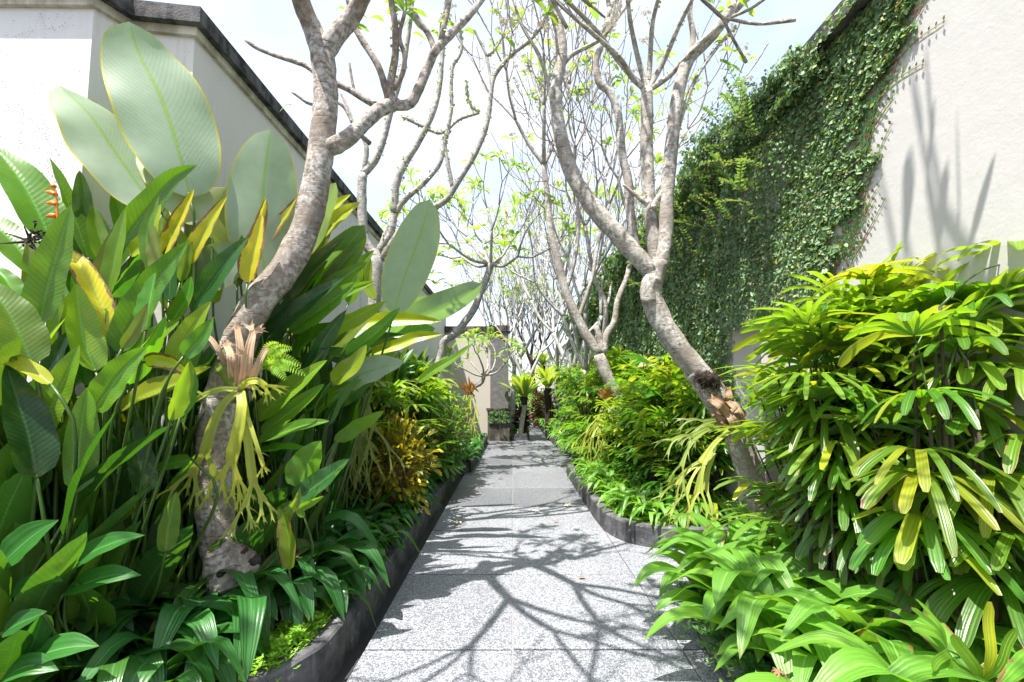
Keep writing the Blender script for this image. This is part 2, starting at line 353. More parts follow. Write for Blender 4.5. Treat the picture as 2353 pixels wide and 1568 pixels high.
# ------------------------------------------------------------------ the setting
m = MB(); m.add([(-900, -900, -.06), (900, -900, -.06), (900, 900, -.06), (-900, 900, -.06)], [(0, 1, 2, 3)])
tag(m.build('ground', M['earth'], smooth=False), kind='structure')
XW_L, XW_R = -2.06, 2.36
YB = gp(1145, 1012).y                                   # the end wall's foot
rows = sorted([gp(1178, y/1.7).y for y in (2537, 2243, 2073, 1979, 1907)]); pitch = (rows[-1]-rows[0])/4
edges = [rows[0]-pitch*k for k in (4, 3, 2, 1)] + rows
while edges[-1] < 34: edges.append(edges[-1]+pitch)
rng = random.Random(3); m = MB()
def slab(x0, x1, y0, y1):
    z = rng.uniform(-.004, .003); g_ = .010; b = .004; gx = .003; bx = .004
    a = [(x0+gx, y0+g_), (x1-gx, y0+g_), (x1-gx, y1-g_), (x0+gx, y1-g_)]; c = [(x0+gx+bx, y0+g_+b), (x1-gx-bx, y0+g_+b), (x1-gx-bx, y1-g_-b), (x0+gx+bx, y1-g_-b)]
    vs = [(x, y, -.05) for x, y in a] + [(x, y, z-b) for x, y in a] + [(x, y, z) for x, y in c]
    fs = [(i, (i+1) % 4, 4+(i+1) % 4, 4+i) for i in range(4)] + [(4+i, 4+(i+1) % 4, 8+(i+1) % 4, 8+i) for i in range(4)] + [(8, 9, 10, 11)]
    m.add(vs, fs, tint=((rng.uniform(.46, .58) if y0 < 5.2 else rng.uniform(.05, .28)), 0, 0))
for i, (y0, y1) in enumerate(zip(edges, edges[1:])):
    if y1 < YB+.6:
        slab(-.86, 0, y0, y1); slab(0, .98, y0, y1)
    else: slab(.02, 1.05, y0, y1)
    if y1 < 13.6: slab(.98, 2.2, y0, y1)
m.add([(-.006, -2, -.004), (.006, -2, -.004), (.006, YB+.4, -.004), (-.006, YB+.4, -.004)], [(0, 1, 2, 3)], mi=1)
tag(m.build('path', [M['pebble'], simple('pale_mortar', (.21, .205, .2), .9)], smooth=False), kind='structure')
m = MB(); m.add([(-3.2, -4, -.045), (2.3, -4, -.045), (2.3, 60, -.045), (-3.2, 60, -.045)], [(0, 1, 2, 3)])
tag(m.build('gutter_floor', M['gutter'], smooth=False), kind='structure')

def kerb(name, pts, wd, h, label, side):
    """a low kerb wall that follows pts; side: +1 widens to the left of travel"""
    C = spline([Vector((x, y, 0)) for x, y in pts], 12*(len(pts)-1)); n = len(C)
    o, i_ = [], []
    for k in range(n):
        T = (C[min(k+1, n-1)]-C[max(k-1, 0)]).normalized(); S = Vector((-T.y, T.x, 0))*side
        o.append(C[k]); i_.append(C[k]+S*wd)
    mb = MB(); vs = []
    for a, b in zip(o, i_):
        d = (b-a)*(.012/wd)
        vs += [a+Vector((0, 0, -.05)), a+Vector((0, 0, h-.012)), a+d+Vector((0, 0, h)), b-d+Vector((0, 0, h)), b+Vector((0, 0, h-.012)), b+Vector((0, 0, -.05))]
    fs = [(k*6+j, (k+1)*6+j, (k+1)*6+j+1, k*6+j+1) if side > 0 else (k*6+j+1, (k+1)*6+j+1, (k+1)*6+j, k*6+j) for k in range(n-1) for j in range(5)]
    fs += [tuple(range(6)), tuple((n-1)*6+j for j in range(5, -1, -1))]
    mb.add(vs, fs); ob = mb.build(name, M['kerb'], smooth=False, origin=(pts[0][0], pts[0][1], 0))
    return tag(ob, label, 'kerb')
KH = .195
kl = [(-2.9, 1.72), (-1.9, 1.78), (-1.32, 1.98), (-1.03, 2.32), (-.95, 2.8), (-.945, 5), (-.94, 8.3)]
kerb('garden_kerb', kl, .13, KH, 'dark concrete kerb curving along the left bed from the near tree', 1)
kerb('garden_kerb', [(-.96, 8.32), (-.80, 8.45), (-.74, 8.8), (-.72, 13.2)], .12, KH, 'far dark kerb in front of the end wall on the left of the path', 1)
kerb('garden_kerb', [(2.30, 4.42), (1.75, 4.40), (1.30, 4.47), (1.06, 4.72), (.965, 5.2), (.95, 6.5), (.95, 8.1)], .11, KH, 'dark streaked kerb with a rounded corner round the middle right bed', -1)
kerb('garden_kerb', [(2.3, 3.62), (1.6, 3.55), (1.28, 3.35), (1.13, 2.9), (1.10, 2.2), (1.08, .6)], .11, KH*.8, 'low dark kerb hidden under the nearest right-hand plants', 1)
kerb('garden_kerb', [(.96, 8.3), (1.25, 8.6), (1.3, 11.6), (1.12, 12.3), (1.10, 18), (1.1, 30)], .11, KH, 'distant kerb on the right side where the path narrows', -1)
def soil(name, poly, z):
    mb = MB(); n = len(poly); mb.add([(x, y, z) for x, y in poly], [tuple(range(n))])
    return tag(mb.build(name, M['soil'], smooth=False), kind='structure')
soil('soil', [(-3.6, 1.8), (-1.9, 1.86), (-1.35, 2.05), (-1.1, 2.4), (-1.0, 3), (-1.0, 8.4), (-.8, 8.6), (-.8, 13.5), (-3.6, 13.5)], .15)
soil('soil', [(2.4, 4.48), (1.75, 4.46), (1.33, 4.55), (1.1, 4.8), (1.02, 5.3), (1.02, 8.2), (1.32, 8.7), (1.35, 11.6), (1.18, 12.4), (1.17, 30), (2.6, 30), (2.6, 4.48)], .15)
soil('soil', [(2.4, 3.55), (1.6, 3.48), (1.34, 3.3), (1.2, 2.9), (1.17, 2.2), (1.15, -3), (2.4, -3)], .13)

# walls -----------------------------------------------------------------------------------------
ZL = 3.93
q1, q2 = gp(216, 20, ZL-.16), gp(305, 74, ZL-.16)
pL = [(-6.5, q1.y-.04), (q1.x, q1.y), (q2.x, q2.y), (XW_L, q2.y+.05), (XW_L, YB+.3)]   # the left wall's face, with its two setbacks
def wall_run(mb, pts, th, z0, z1, off=0.0, mi=0):
    """one solid wall whose face follows pts (body to the left of travel); off pushes its face outwards"""
    P = [Vector((x, y, 0)) for x, y in pts]; n = len(P); A, B = [], []
    for k in range(n):
        ns = []
        if k: d = (P[k]-P[k-1]).normalized(); ns.append(Vector((-d.y, d.x, 0)))
        if k < n-1: d = (P[k+1]-P[k]).normalized(); ns.append(Vector((-d.y, d.x, 0)))
        nn = sum(ns, Vector()).normalized(); sc = 1/max(.4, nn.dot(ns[0]))
        A.append(P[k]-nn*off*sc); B.append(P[k]+nn*th*sc)
    vs = []
    for a, b in zip(A, B): vs += [(a.x, a.y, z0), (a.x, a.y, z1), (b.x, b.y, z1), (b.x, b.y, z0)]
    fs = [(k*4+j, (k+1)*4+j, (k+1)*4+(j+1) % 4, k*4+(j+1) % 4) for k in range(n-1) for j in range(4)] + [(3, 2, 1, 0), tuple((n-1)*4+j for j in range(4))]
    mb.add(vs, fs, mi=mi)
tw = thing('garden_wall', 'tall white plastered wall with black stained coping along the left bed', 'wall', (XW_L, 3, 0))
mb = MB(); wall_run(mb, pL[:2], .3, -.05, ZL-.16); mb.build('near_wall_face', M['plaster_white'], tw, smooth=False)
mb = MB(); wall_run(mb, pL[1:], .3, -.05, ZL-.16); mb.build('wall_face', M['plaster'], tw, smooth=False)
mb = MB(); wall_run(mb, pL, .3, ZL-.16, ZL-.105, .028); mb.build('moulding', M['moulding'], tw, smooth=False)
mb = MB(); wall_run(mb, pL, .36, ZL-.105, ZL, .075); mb.build('coping', M['coping'], tw, smooth=False)
# dried tracks left by a creeper on the near plaster
rng = random.Random(11); mb = MB()
def track(x, z, ang, L, dens=.02, depth=0):
    s = 0
    while s < L:
        s += dens*rng.uniform(.5, 1.6); ang += rng.uniform(-.12, .12)
        x += math.cos(ang)*dens; z += math.sin(ang)*dens
        if z < 1.6 or z > ZL-.2 or x > q1.x-.04: return
        r = rng.uniform(.0012, .0036); y = q1.y - .006 - .04*(q1.x-x)/(q1.x+6.5)
        mb.add([(x-r, y-.003, z-r*.6), (x+r, y-.003, z-r), (x+r*.7, y-.003, z+r), (x-r, y-.003, z+r*.5)], [(0, 1, 2, 3)])
        if depth < 2 and rng.random() < .10: track(x, z, ang+rng.choice((-1, 1))*rng.uniform(.4, 1.2), L*rng.uniform(.25, .6), dens, depth+1)
for k in range(7): track(q1.x-rng.uniform(.05, .55), rng.uniform(1.9, 2.7), rng.uniform(1.2, 2.4), 1.5)
mb.build('creeper_tracks', simple('dried_creeper', (.16, .13, .11), .9), tw, smooth=False)

zb = at(1100, 748, YB).z
te = thing('end_wall', 'beige plastered wall closing the path, brown coping on top', 'wall', (-1.3, YB, 0))
mb = MB(); mb.box(XW_L+.003, -.62, YB+.02, YB+.32, -.05, zb-.22); mb.build('wall_face', M['plaster_end'], te, smooth=False)
mb = MB(); mb.box(XW_L+.003, -.62, YB-.03, YB+.36, zb-.22, zb-.03); mb.build('coping', M['coping_brown'], te, smooth=False)
xp0, xp1 = at(1127, 900, YB).x, at(1168, 900, YB).x
tp = thing('stone_pillar', 'rough grey rendered pillar with mossy plinth where the path turns', 'pillar', (-.35, YB, 0))
z1 = at(1140, 940, YB).z
mb = MB(); mb.box(xp0, xp1, YB-.12, YB+.5, z1+.03, zb-.2); mb.build('shaft', M['pillar'], tp, smooth=False)
mb = MB(); mb.box(xp0-.07, xp1+.05, YB-.2, YB+.52, -.05, z1-.03); mb.build('plinth', stone('mossy_plinth', (.05, .045, .04), (.16, .14, .12), 2.5, .8, .5), tp, smooth=False)
mb = MB(); mb.box(xp0-.11, xp1+.08, YB-.24, YB+.55, z1-.03, z1+.03); mb.build('plinth_cap', M['coping_brown'], tp, smooth=False)
mb = MB(); mb.box(xp0-.03, xp1+.04, YB-.16, YB+.55, zb-.2, zb-.02); mb.build('capital', M['coping_brown'], tp, smooth=False)

ZR = at(1960, 60, XW_R*F_PX/(1960-PX0)).z
YD0, YD1, ZD = 3.80, 4.86, 2.13
tr_ = thing('garden_wall', 'tall pale plastered wall with doorway recess, half covered in creeping fig', 'wall', (XW_R, 4, 0))
YE = XW_R*F_PX/(1315-PX0)
mb = MB(); mb.box(XW_R, XW_R+.3, -6, YD0, -.05, ZR-.12); mb.box(XW_R, XW_R+.3, YD1, YE, -.05, ZR-.12); mb.box(XW_R, XW_R+.3, YD0, YD1, ZD, ZR-.12)
mb.build('wall_face', M['plaster_right'], tr_, smooth=False)
mb = MB(); mb.box(3.5, 3.7, 2.5, 10, -.05, 3.2); ob = mb.build('added_court_wall', M['plaster'], smooth=False, origin=(3.5, 6, 0)); tag(ob, 'cream wall added behind the opening in the fig-covered wall to brighten it', 'wall')  # added wall, so the opening shows a bright sunlit surface behind it
mb = MB(); mb.box(XW_R-.10, XW_R+.36, -6, YE+.05, ZR-.12, ZR); mb.build('coping', M['coping'], tr_, smooth=False)
# the wall farther along the path on the right
tf_ = thing('far_wall', 'distant streaked beige wall beyond the creeping fig', 'wall', (XW_R, 20, 0))
mb = MB(); mb.box(XW_R+.12, XW_R+.5, YE+.3, 34, -.05, 3.35); mb.build('wall_face', M['plaster'], tf_, smooth=False)
mb = MB(); mb.box(XW_R+.04, XW_R+.56, YE+.3, 34, 3.35, 3.6); mb.build('coping', M['coping_brown'], tf_, smooth=False)
mb = MB(); mb.box(XW_R+.06, XW_R+.5, YE+.3, 34, .9, 1.05); mb.build('ledge', M['coping_brown'], tf_, smooth=False)
tl = thing('far_wall', 'distant wall behind the pillar on the left of the far path', 'wall', (-.4, 24, 0))
mb = MB(); mb.box(-.75, -.4, YB+.6, 34, -.05, 2.3); mb.build('wall_face', M['plaster'], tl, smooth=False)
mb = MB(); mb.box(-.8, -.35, YB+.6, 34, 2.3, 2.45); mb.build('coping', M['coping_brown'], tl, smooth=False)
mb = MB(); mb.box(-.4, 3.2, 34.1, 34.4, -.05, 2.6); ob = mb.build('far_wall', M['plaster'], smooth=False, origin=(1, 34.2, 0)); tag(ob, 'pale wall at the very end of the far path', 'wall')
mb = MB(); mb.box(-.02, .50, YB-.10, YB+1.6, -.05, .2); ob = mb.build('planter_box', M['kerb'], smooth=False, origin=(.2, YB, 0)); tag(ob, 'low dark planter box beside the pillar', 'planter')

# ------------------------------------------------------------------ frangipani trees
def frangi_leaf(mb, p, d, L, rng, up=.3):
    d = (d + Vector((0, 0, up))).normalized(); side = d.orthogonal().normalized()
    tip = p + d*L + Vector((0, 0, -L*.25)); mid = p + d*L*.5 + Vector((0, 0, L*.06))
    mb.blade([p, mid, tip], L*.15, Vector((0, 0, 1)) + d*-.2, p_obov, 5, 2, .2, .05, (rng.uniform(.2, .9), rng.choice((0, 0, .1, .25, .9 if rng.random() < .06 else .05)), 0), rng)
def leaf_whorl(mb, p, d, n, L, rng):
    a = d.orthogonal().normalized(); b = d.cross(a)
    for k in range(n):
        q = 2.4*k + rng.uniform(-.3, .3)
        frangi_leaf(mb, p, a*math.cos(q)+b*math.sin(q)+d*rng.uniform(.1, .8), L*rng.uniform(.65, 1.1), rng, .15)
def flower(mb, p, d, r, rng):
    a = d.orthogonal().normalized(); b = d.cross(a)
    for k in range(5):
        q = 2*math.pi*k/5 + rng.uniform(-.1, .1); e = a*math.cos(q)+b*math.sin(q); s = a*math.cos(q+1.57)+b*math.sin(q+1.57)
        c = p + d*r*.05; m_ = p + e*r*.55 + d*r*.35; t = p + e*r + d*r*.30
        mb.add([c, m_-s*r*.25, t-s*r*.14, t+s*r*.16, m_+s*r*.27], [(0, 1, 2, 3, 4)], mi=0)
        h = p + e*r*.36 + d*r*.26
        mb.add([c+d*.002, h-s*r*.11+d*.003, h+e*r*.08+d*.004, h+s*r*.11+d*.003], [(0, 1, 2, 3)], mi=1)
def flower_bunch(mb, p, d, rng, n=6, r=.035):
    for k in range(n):
        q = Vector((rng.uniform(-1, 1), rng.uniform(-1, 1), rng.uniform(.1, 1)))
        flower(mb, p + q*.055, (q+d*.6).normalized(), r*rng.uniform(.7, 1.1), rng)
class Tree:
    def __init__(s, label, base, barkm, seed, group='frangipani trees along the path', leaf=.5, bloom=.12, knob=.12, leafL=.2, name='frangipani_tree', rough=8):
        s.root = thing(name, label, 'tree', base, group); s.rng = random.Random(seed); s.b = MB(); s.lv = MB(); s.fl = MB(); s.ep = MB()
        s.mat = barkm; s.leaf, s.bloom, s.knob, s.leafL, s.sides = leaf, bloom, knob, leafL, rough
    def limb(s, pts, r0, r1, sides=None, ep=0, rmid=None):
        C, T, r = s.b.tube(pts, [r0, rmid or (r0+r1)/2, r1], sides or s.sides, n=max(6, len(pts)*4), knob=s.knob, rng=s.rng)
        if ep:
            for i in range(len(C)-1):
                for k in range(ep):
                    p = C[i].lerp(C[i+1], s.rng.random()); o = (T[i].orthogonal().normalized()); o = Quaternion(T[i], s.rng.random()*6.28) @ o
                    q = p + o*(r[i]*1.06); s1 = T[i]; s2 = T[i].cross(o); h = s.rng.uniform(.006, .013)
                    nn = (o*.6 + s1*s.rng.uniform(-1, 1) + s2*s.rng.uniform(-1, 1)).normalized(); e1 = nn.orthogonal().normalized(); e2 = nn.cross(e1); q = q + o*h*.7
                    s.ep.add([q + e1*h*math.cos(z)+e2*h*math.sin(z) for z in (0, 1.05, 2.1, 3.14, 4.19, 5.24)], [(0, 1, 2, 3, 4, 5)], [(.5, .5)]*6, (s.rng.uniform(.3, 1), s.rng.uniform(0, .35), 0))
        return C, T, r
    def tip(s, p, d):
        q = s.rng.random()
        if q < s.leaf: leaf_whorl(s.lv, p, d, s.rng.randint(4, 8), s.leafL, s.rng)
        if s.rng.random() < s.bloom:
            e = p + d*.09; s.b.tube([p, e], [.006, .004], 4, n=2, tint=(.5, 0, 0)); flower_bunch(s.fl, e, d, s.rng)
    def grow(s, p, d, r, L, depth, spread=.55, up=.35, minr=.009):
        rng = s.rng; d = d.normalized()
        side = Quaternion(d, rng.random()*6.28) @ d.orthogonal().normalized()
        mid = p + d*L*.5 + side*L*.07; end = p + (d + side*rng.uniform(-.05, .25) + Vector((0, 0, up*.5))).normalized()*L
        r1 = max(minr, r*.80)
        s.limb([p, mid, end], r, r1, sides=max(4, min(8, int(4 + r*120))))
        dd = (end-mid).normalized()
        if depth <= 0: s.tip(end, dd); return
        k = 3 if rng.random() < .34 else 2; ph = rng.random()*6.28; o = dd.orthogonal().normalized()
        for j in range(k):
            ax = Quaternion(dd, ph + 6.283*j/k + rng.uniform(-.4, .4)) @ o
            nd = (dd*math.cos(spread) + ax*math.sin(spread)*rng.uniform(.6, 1.2) + Vector((0, 0, up*.35))).normalized()
            s.grow(end, nd, r1*(.84 if k == 2 else .76), L*rng.uniform(.68, .98), depth-1 - (1 if rng.random() < .12 else 0), spread, up, minr)
    def done(s):
        s.b.build('trunk', s.mat, s.root)
        if s.lv.v: s.lv.build('crown', M['frangipani'], s.root)
        if s.fl.v: s.fl.build('blossom', [M['petal'], M['petal_eye']], s.root, smooth=False)
        if s.ep.v: s.ep.build('creeping_fern', M['fern_dot'], s.root)['kind'] = 'stuff'
        return s.root
M['fern_dot'] = leafmat('creeping_fern_leaf', (.13, .17, .03), trans=(.3, .35, .05), freq=3, rough=.4, tf=.25)

# --- the near left tree
def L_(Y, *pp):
    o = []
    for i, q in enumerate(pp): o.append(at(q[0], q[1], q[2] if len(q) > 2 else Y))
    return o
t1 = Tree('large leaning frangipani on the left, its mottled trunk hung with a staghorn fern', at(530, 1345, 2.62), M['bark'], 5, leaf=.15, bloom=.12, rough=14, knob=.07)
C, T, r = t1.limb(L_(2.62, (545, 1365), (520, 1300), (497, 1200), (492, 1080), (500, 960), (525, 860, 2.64), (565, 750, 2.68), (600, 685, 2.72), (655, 620, 2.76), (700, 530, 2.8), (722, 440, 2.82), (738, 340, 2.84), (748, 240, 2.86), (744, 150, 2.88), (735, 105, 2.88)), .100, .073, rmid=.090)
t1.b.tube(L_(2.57, (512, 1240), (535, 1272), (560, 1298, 2.51), (578, 1300, 2.48)), [.05, .07, .072, .048], 12, n=14, knob=.22, rng=t1.rng)   # burl at the foot
t1.b.tube(L_(2.56, (505, 1265), (512, 1305, 2.52), (520, 1350, 2.52)), [.07, .088, .10], 12, n=9, knob=.18, rng=t1.rng)
hb = MB()
for hx, hy, hY, hr in ((584, 1290, 2.435, .026), (506, 1320, 2.425, .018), (560, 1268, 2.44, .012)):
    p_ = at(hx, hy, hY); hb.tube([p_+Vector((0, .03, 0)), p_, p_+Vector((0, -.012, .002))], [hr*.9, hr, hr*.75], 9, n=4, knob=.4, rng=t1.rng)
hb.build('hollow_shade', M['dry_black'], t1.root)  # dark lumps stand in for the shade inside the burl's hollows
def cont(t, C, T, r, L, depth, n=2, spread=.45, up=.3, rr=None):
    o = T[-1].orthogonal().normalized(); ph = t.rng.random()*6
    for j in range(n):
        ax = Quaternion(T[-1], ph + 6.283*j/n) @ o
        t.grow(C[-1], (T[-1] + ax*spread).normalized(), (rr or r[-1])*.85, L, depth, .5, up)
c = t1.limb(L_(2.88, (738, 120), (720, 70), (698, 20, 2.8), (680, -40, 2.65), (668, -110, 2.45), (670, -200, 2.2)), .070, .036); cont(t1, *c, .6, 4, 3, .7, .15)
c = t1.limb(L_(2.88, (742, 125), (772, 82), (808, 40), (835, -10, 2.8), (860, -70, 2.65), (900, -160, 2.4)), .066, .034); cont(t1, *c, .6, 4, 3, .7, .15)
c = t1.limb(L_(2.84, (742, 345), (790, 325), (828, 292, 2.9), (868, 256, 2.95), (908, 238, 3.0)), .058, .045, rmid=.047)
t1.limb(L_(3.0, (868, 256), (862, 243)), .03, .022); t1.limb(L_(3.0, (905, 240), (912, 228)), .035, .028)
c = t1.limb(L_(3.0, (905, 242), (940, 240), (962, 205), (985, 150, 3.05), (1002, 115), (1040, 75, 3.1), (1085, 28, 3.15), (1120, -20, 3.2)), .036, .022); cont(t1, *c, .4, 2)
c = t1.limb(L_(3.03, (1000, 120), (985, 80), (960, 45), (935, 0), (915, -60)), .022, .016); cont(t1, *c, .4, 2)
c = t1.limb(L_(3.03, (895, 240), (885, 200), (868, 150), (830, 90), (815, 60), (800, 0)), .026, .018); cont(t1, *c, .4, 2)
c = t1.limb(L_(3.0, (900, 240), (898, 190), (908, 130), (908, 60), (900, 10), (896, -40)), .027, .02, ep=3); cont(t1, *c, .4, 2)
c = t1.limb(L_(3.0, (905, 205), (925, 170), (930, 130), (918, 85), (930, 30)), .018, .013); t1.tip(c[0][-1], c[1][-1])
c = t1.limb(L_(3.0, (1010, 110, 3.05), (1018, 70), (1030, 20), (1040, -40)), .02, .014, ep=2); cont(t1, *c, .3, 2)
# thin branches that reach out to the left behind the trunk
c = t1.limb(L_(3.1, (905, 245), (860, 240), (800, 205), (742, 180), (700, 150), (640, 130), (590, 110), (565, 92)), .026, .013)
t1.limb(L_(3.1, (815, 212), (808, 180), (803, 145)), .011, .008)
c = t1.limb(L_(3.2, (850, 330), (820, 300), (790, 245), (760, 235), (715, 240), (690, 225), (672, 212)), .017, .009)
leaf_whorl(t1.lv, at(672, 240, 3.2), Vector((-1, 0, 0)), 1, .14, t1.rng)
for q in range(7):
    p = at(t1.rng.uniform(760, 1000), t1.rng.uniform(10, 100), 3.05); leaf_whorl(t1.lv, p, Vector((t1.rng.uniform(-.5, .5), 0, 1)), t1.rng.randint(1, 2), .17, t1.rng)
t1.done()

# --- the second tree on the left, behind the paddle leaves
Y2 = 4.5
t2 = Tree('slim frangipani with curving fern-dotted limbs behind the grey paddle leaves', gp(760, 1085, .15), M['bark_grey'], 8, leaf=.4, bloom=.2, rough=9)
b2 = gp(757, 1085, .15)
t2.limb([b2] + L_(Y2, (770, 1000), (800, 905), (830, 860), (850, 770), (865, 640), (862, 575)), .075, .06)
t2.limb(L_(Y2, (862, 590), (838, 550), (832, 470), (833, 400)), .05, .045)
c = t2.limb(L_(Y2, (833, 402), (842, 355), (838, 325), (815, 285), (797, 245), (782, 212)), .028, .012); t2.limb(L_(Y2, (797, 245), (775, 235)), .011, .008)
c = t2.limb(L_(Y2, (833, 402), (862, 370), (880, 325), (893, 275), (905, 230), (925, 160), (940, 70), (950, -20)), .036, .022, ep=2); cont(t2, *c, .45, 2)
t2.limb(L_(Y2, (862, 590), (895, 540), (907, 490)), .045, .036)
c = t2.limb(L_(Y2, (907, 492), (910, 430), (928, 382), (958, 333), (986, 280), (1006, 220), (1016, 130), (1015, 60), (1030, -10)), .038, .020, ep=4); cont(t2, *c, .45, 2)
c = t2.limb(L_(Y2, (862, 600), (905, 500), (930, 460), (970, 425), (1008, 380), (1020, 340), (1028, 300), (1037, 250), (1037, 200), (1040, 155), (1060, 118), (1058, 72)), .034, .014, ep=3); t2.tip(c[0][-1], c[1][-1])
c = t2.limb(L_(Y2, (862, 610), (930, 520), (985, 484), (1025, 460), (1045, 430), (1078, 378), (1105, 325), (1122, 270), (1130, 200), (1142, 165), (1180, 122), (1215, 95), (1250, 50), (1262, 0)), .036, .018, ep=3); cont(t2, *c, .4, 2)
t2.limb(L_(Y2, (1040, 432), (1028, 370), (1022, 320), (1035, 300)), .022, .018, ep=3)
c = t2.limb(L_(Y2, (1130, 200), (1118, 130), (1100, 90), (1088, 65)), .017, .012)
c = t2.limb(L_(Y2, (1120, 130), (1140, 110), (1155, 85)), .013, .01, ep=4); flower_bunch(t2.fl, at(1165, 60, Y2), Vector((0, 0, 1)), t2.rng, 8, .045); leaf_whorl(t2.lv, c[0][-1], Vector((.3, 0, 1)), 3, .17, t2.rng)
c = t2.limb(L_(Y2, (925, 268), (970, 290), (1015, 306), (1055, 275), (1100, 260)), .018, .015, ep=3)
c = t2.limb(L_(Y2, (1100, 260), (1078, 235), (1072, 185)), .014, .008, ep=9)
for q in range(5): leaf_whorl(t2.lv, at(t2.rng.uniform(940, 1010), t2.rng.uniform(40, 100), Y2), Vector((t2.rng.uniform(-1, 1), 0, -.4)), 1, .2, t2.rng)
t2.done()

# --- third and fourth trees on the left
Y3 = 8.2
t3 = Tree('leafy frangipani with a bent pale trunk in front of the end wall', gp(985, 985, .15) if False else Vector((-1.45, Y3, .15)), M['bark_grey'], 12, leaf=.75, bloom=.05, leafL=.24)
t3.limb([Vector((-1.5, Y3, .15))] + L_(Y3, (985, 905), (998, 866), (1014, 815), (1020, 785), (1045, 768), (1075, 731), (1092, 705), (1105, 670), (1120, 635), (1127, 606)), .085, .06, rough and 9 if False else 9)
t3.limb(L_(Y3, (1098, 690), (1115, 668), (1130, 645)), .02, .01)
for tx, ty, dy in ((1030, 560, -.4), (1075, 545, .3), (1130, 530, -.2), (1175, 555, .4), (1190, 590, -.3), (1060, 590, .4), (1110, 560, .6)):
    c = t3.limb(L_(Y3, (1127, 606), ((1127*1.2+tx)/2.2, (606+ty)/2+14, Y3+dy*.4), (tx, ty, Y3+dy)), .032, .022); cont(t3, *c, .45, 2, 2, .6, .25)
for tx, ty in ((992, 632), (1005, 590), (1038, 660), (1055, 610), (1075, 560), (1180, 545), (1160, 570), (1000, 655), (1030, 575), (1095, 530), (1190, 580)): leaf_whorl(t3.lv, at(tx, ty, Y3-.3), Vector((0, -.3, 1)), 8, .26, t3.rng)
t3.done()
Y4 = 11.6
t4 = Tree('low bushy frangipani with bright leaves against the stone pillar', Vector((-1.0, Y4, .15)), M['bark_grey'], 14, leaf=1, bloom=.12, leafL=.30)
t4.limb([Vector((-1.25, Y4, .15))] + L_(Y4, (1072, 935), (1085, 895), (1107, 880), (1112, 862)), .06, .045)
for tx, ty, dy in ((1075, 825, .3), (1098, 815, -.3), (1140, 822, .2), (1160, 835, -.3), (1120, 810, .5), (1060, 845, -.2)):
    c = t4.limb(L_(Y4, (1110, 865), ((1110+tx)/2+6, (865+ty)/2+6, Y4+dy*.4), (tx, ty, Y4+dy)), .026, .018); cont(t4, *c, .30, 1, 2, .6, .25)
    leaf_whorl(t4.lv, c[0][-1], c[1][-1], 5, .26, t4.rng)
t4.done()

# --- the near right tree
Y5 = 4.25
t5 = Tree('large forked frangipani leaning over the path on the right, cream bark in the sun', Vector((2.0, 4.5, .15)), M['bark_cream'], 21, leaf=.45, bloom=.25, rough=14, knob=.08)
t5.limb([Vector((2.16, 4.5, .1))] + L_(Y5, (1795, 1245), (1752, 1160), (1718, 1070), (1685, 980), (1645, 905), (1600, 850), (1555, 795), (1518, 735), (1497, 680), (1502, 635), (1512, 600)), .125, .098, rmid=.108)
t5.limb(L_(Y5-.05, (1492, 695), (1489, 665), (1500, 640)), .070, .080)
t5.limb(L_(Y5, (1670, 960), (1610, 870), (1590, 850)), .11, .10)
c = t5.limb(L_(Y5, (1500, 625), (1470, 595), (1431, 552), (1371, 487), (1325, 420), (1298, 352), (1283, 280), (1277, 205), (1291, 130), (1286, 75), (1272, 20), (1265, -40)), .092, .042); cont(t5, *c, .5, 3)
c5B = t5.limb(L_(Y5+.1, (1510, 605), (1500, 530), (1491, 460), (1486, 350), (1487, 260), (1486, 205)), .072, .058, ep=3)
for tx, ty, xx in ((1370, 70, 1290), (1450, 60, 1440), (1500, 50, 1520), (1560, 60, 1600), (1420, 130, 1330), (1590, 120, 1680)):
    c = t5.limb(L_(Y5+.1, (1487, 210), ((1487+tx)/2, (205+ty)/2+12), (tx, ty, Y5-.1), (xx, ty-80, Y5-.3)), .030, .018, ep=1); cont(t5, *c, .35, 2)
c = t5.limb(L_(Y5, (1520, 612), (1530, 540), (1533, 440), (1543, 340), (1555, 235), (1580, 142), (1632, 86), (1668, 40), (1720, -15)), .068, .055); cont(t5, *c, .5, 3, 3)
c = t5.limb(L_(Y5, (1560, 215), (1592, 100), (1585, 30), (1595, -40)), .034, .02); cont(t5, *c, .4, 2)
c = t5.limb(L_(Y5, (1548, 330), (1590, 200), (1640, 120), (1690, 60)), .022, .014, ep=6)
c = t5.limb(L_(Y5+.25, (1462, 585), (1449, 500), (1443, 415), (1427, 345), (1421, 265), (1400, 212), (1376, 190), (1370, 140), (1385, 95), (1400, 20)), .050, .028); cont(t5, *c, .45, 2)
t5.limb(L_(Y5, (1490, 470), (1460, 448), (1432, 425)), .03, .012); t5.limb(L_(Y5, (1500, 480), (1512, 455), (1530, 435)), .03, .02)
c = t5.limb(L_(Y5, (1283, 290), (1262, 200), (1240, 130), (1200, 60), (1180, 0)), .022, .014); cont(t5, *c, .35, 2)
c = t5.limb(L_(Y5, (1277, 180), (1310, 130), (1380, 90), (1420, 40), (1450, 0)), .024, .015); cont(t5, *c, .35, 2)
for tx, ty in ((1255, 28), (1300, 10), (1340, 5), (1690, 120), (1720, 20), (1640, 10)): leaf_whorl(t5.lv, at(tx, ty, Y5-.4), Vector((t5.rng.uniform(-.6, .6), 0, .5)), 2, .22, t5.rng)
for tx, ty in ((1245, 60), (1580, 325), (1215, 145)): flower_bunch(t5.fl, at(tx, ty, Y5), Vector((0, 0, 1)), t5.rng, 6)
t5.done()
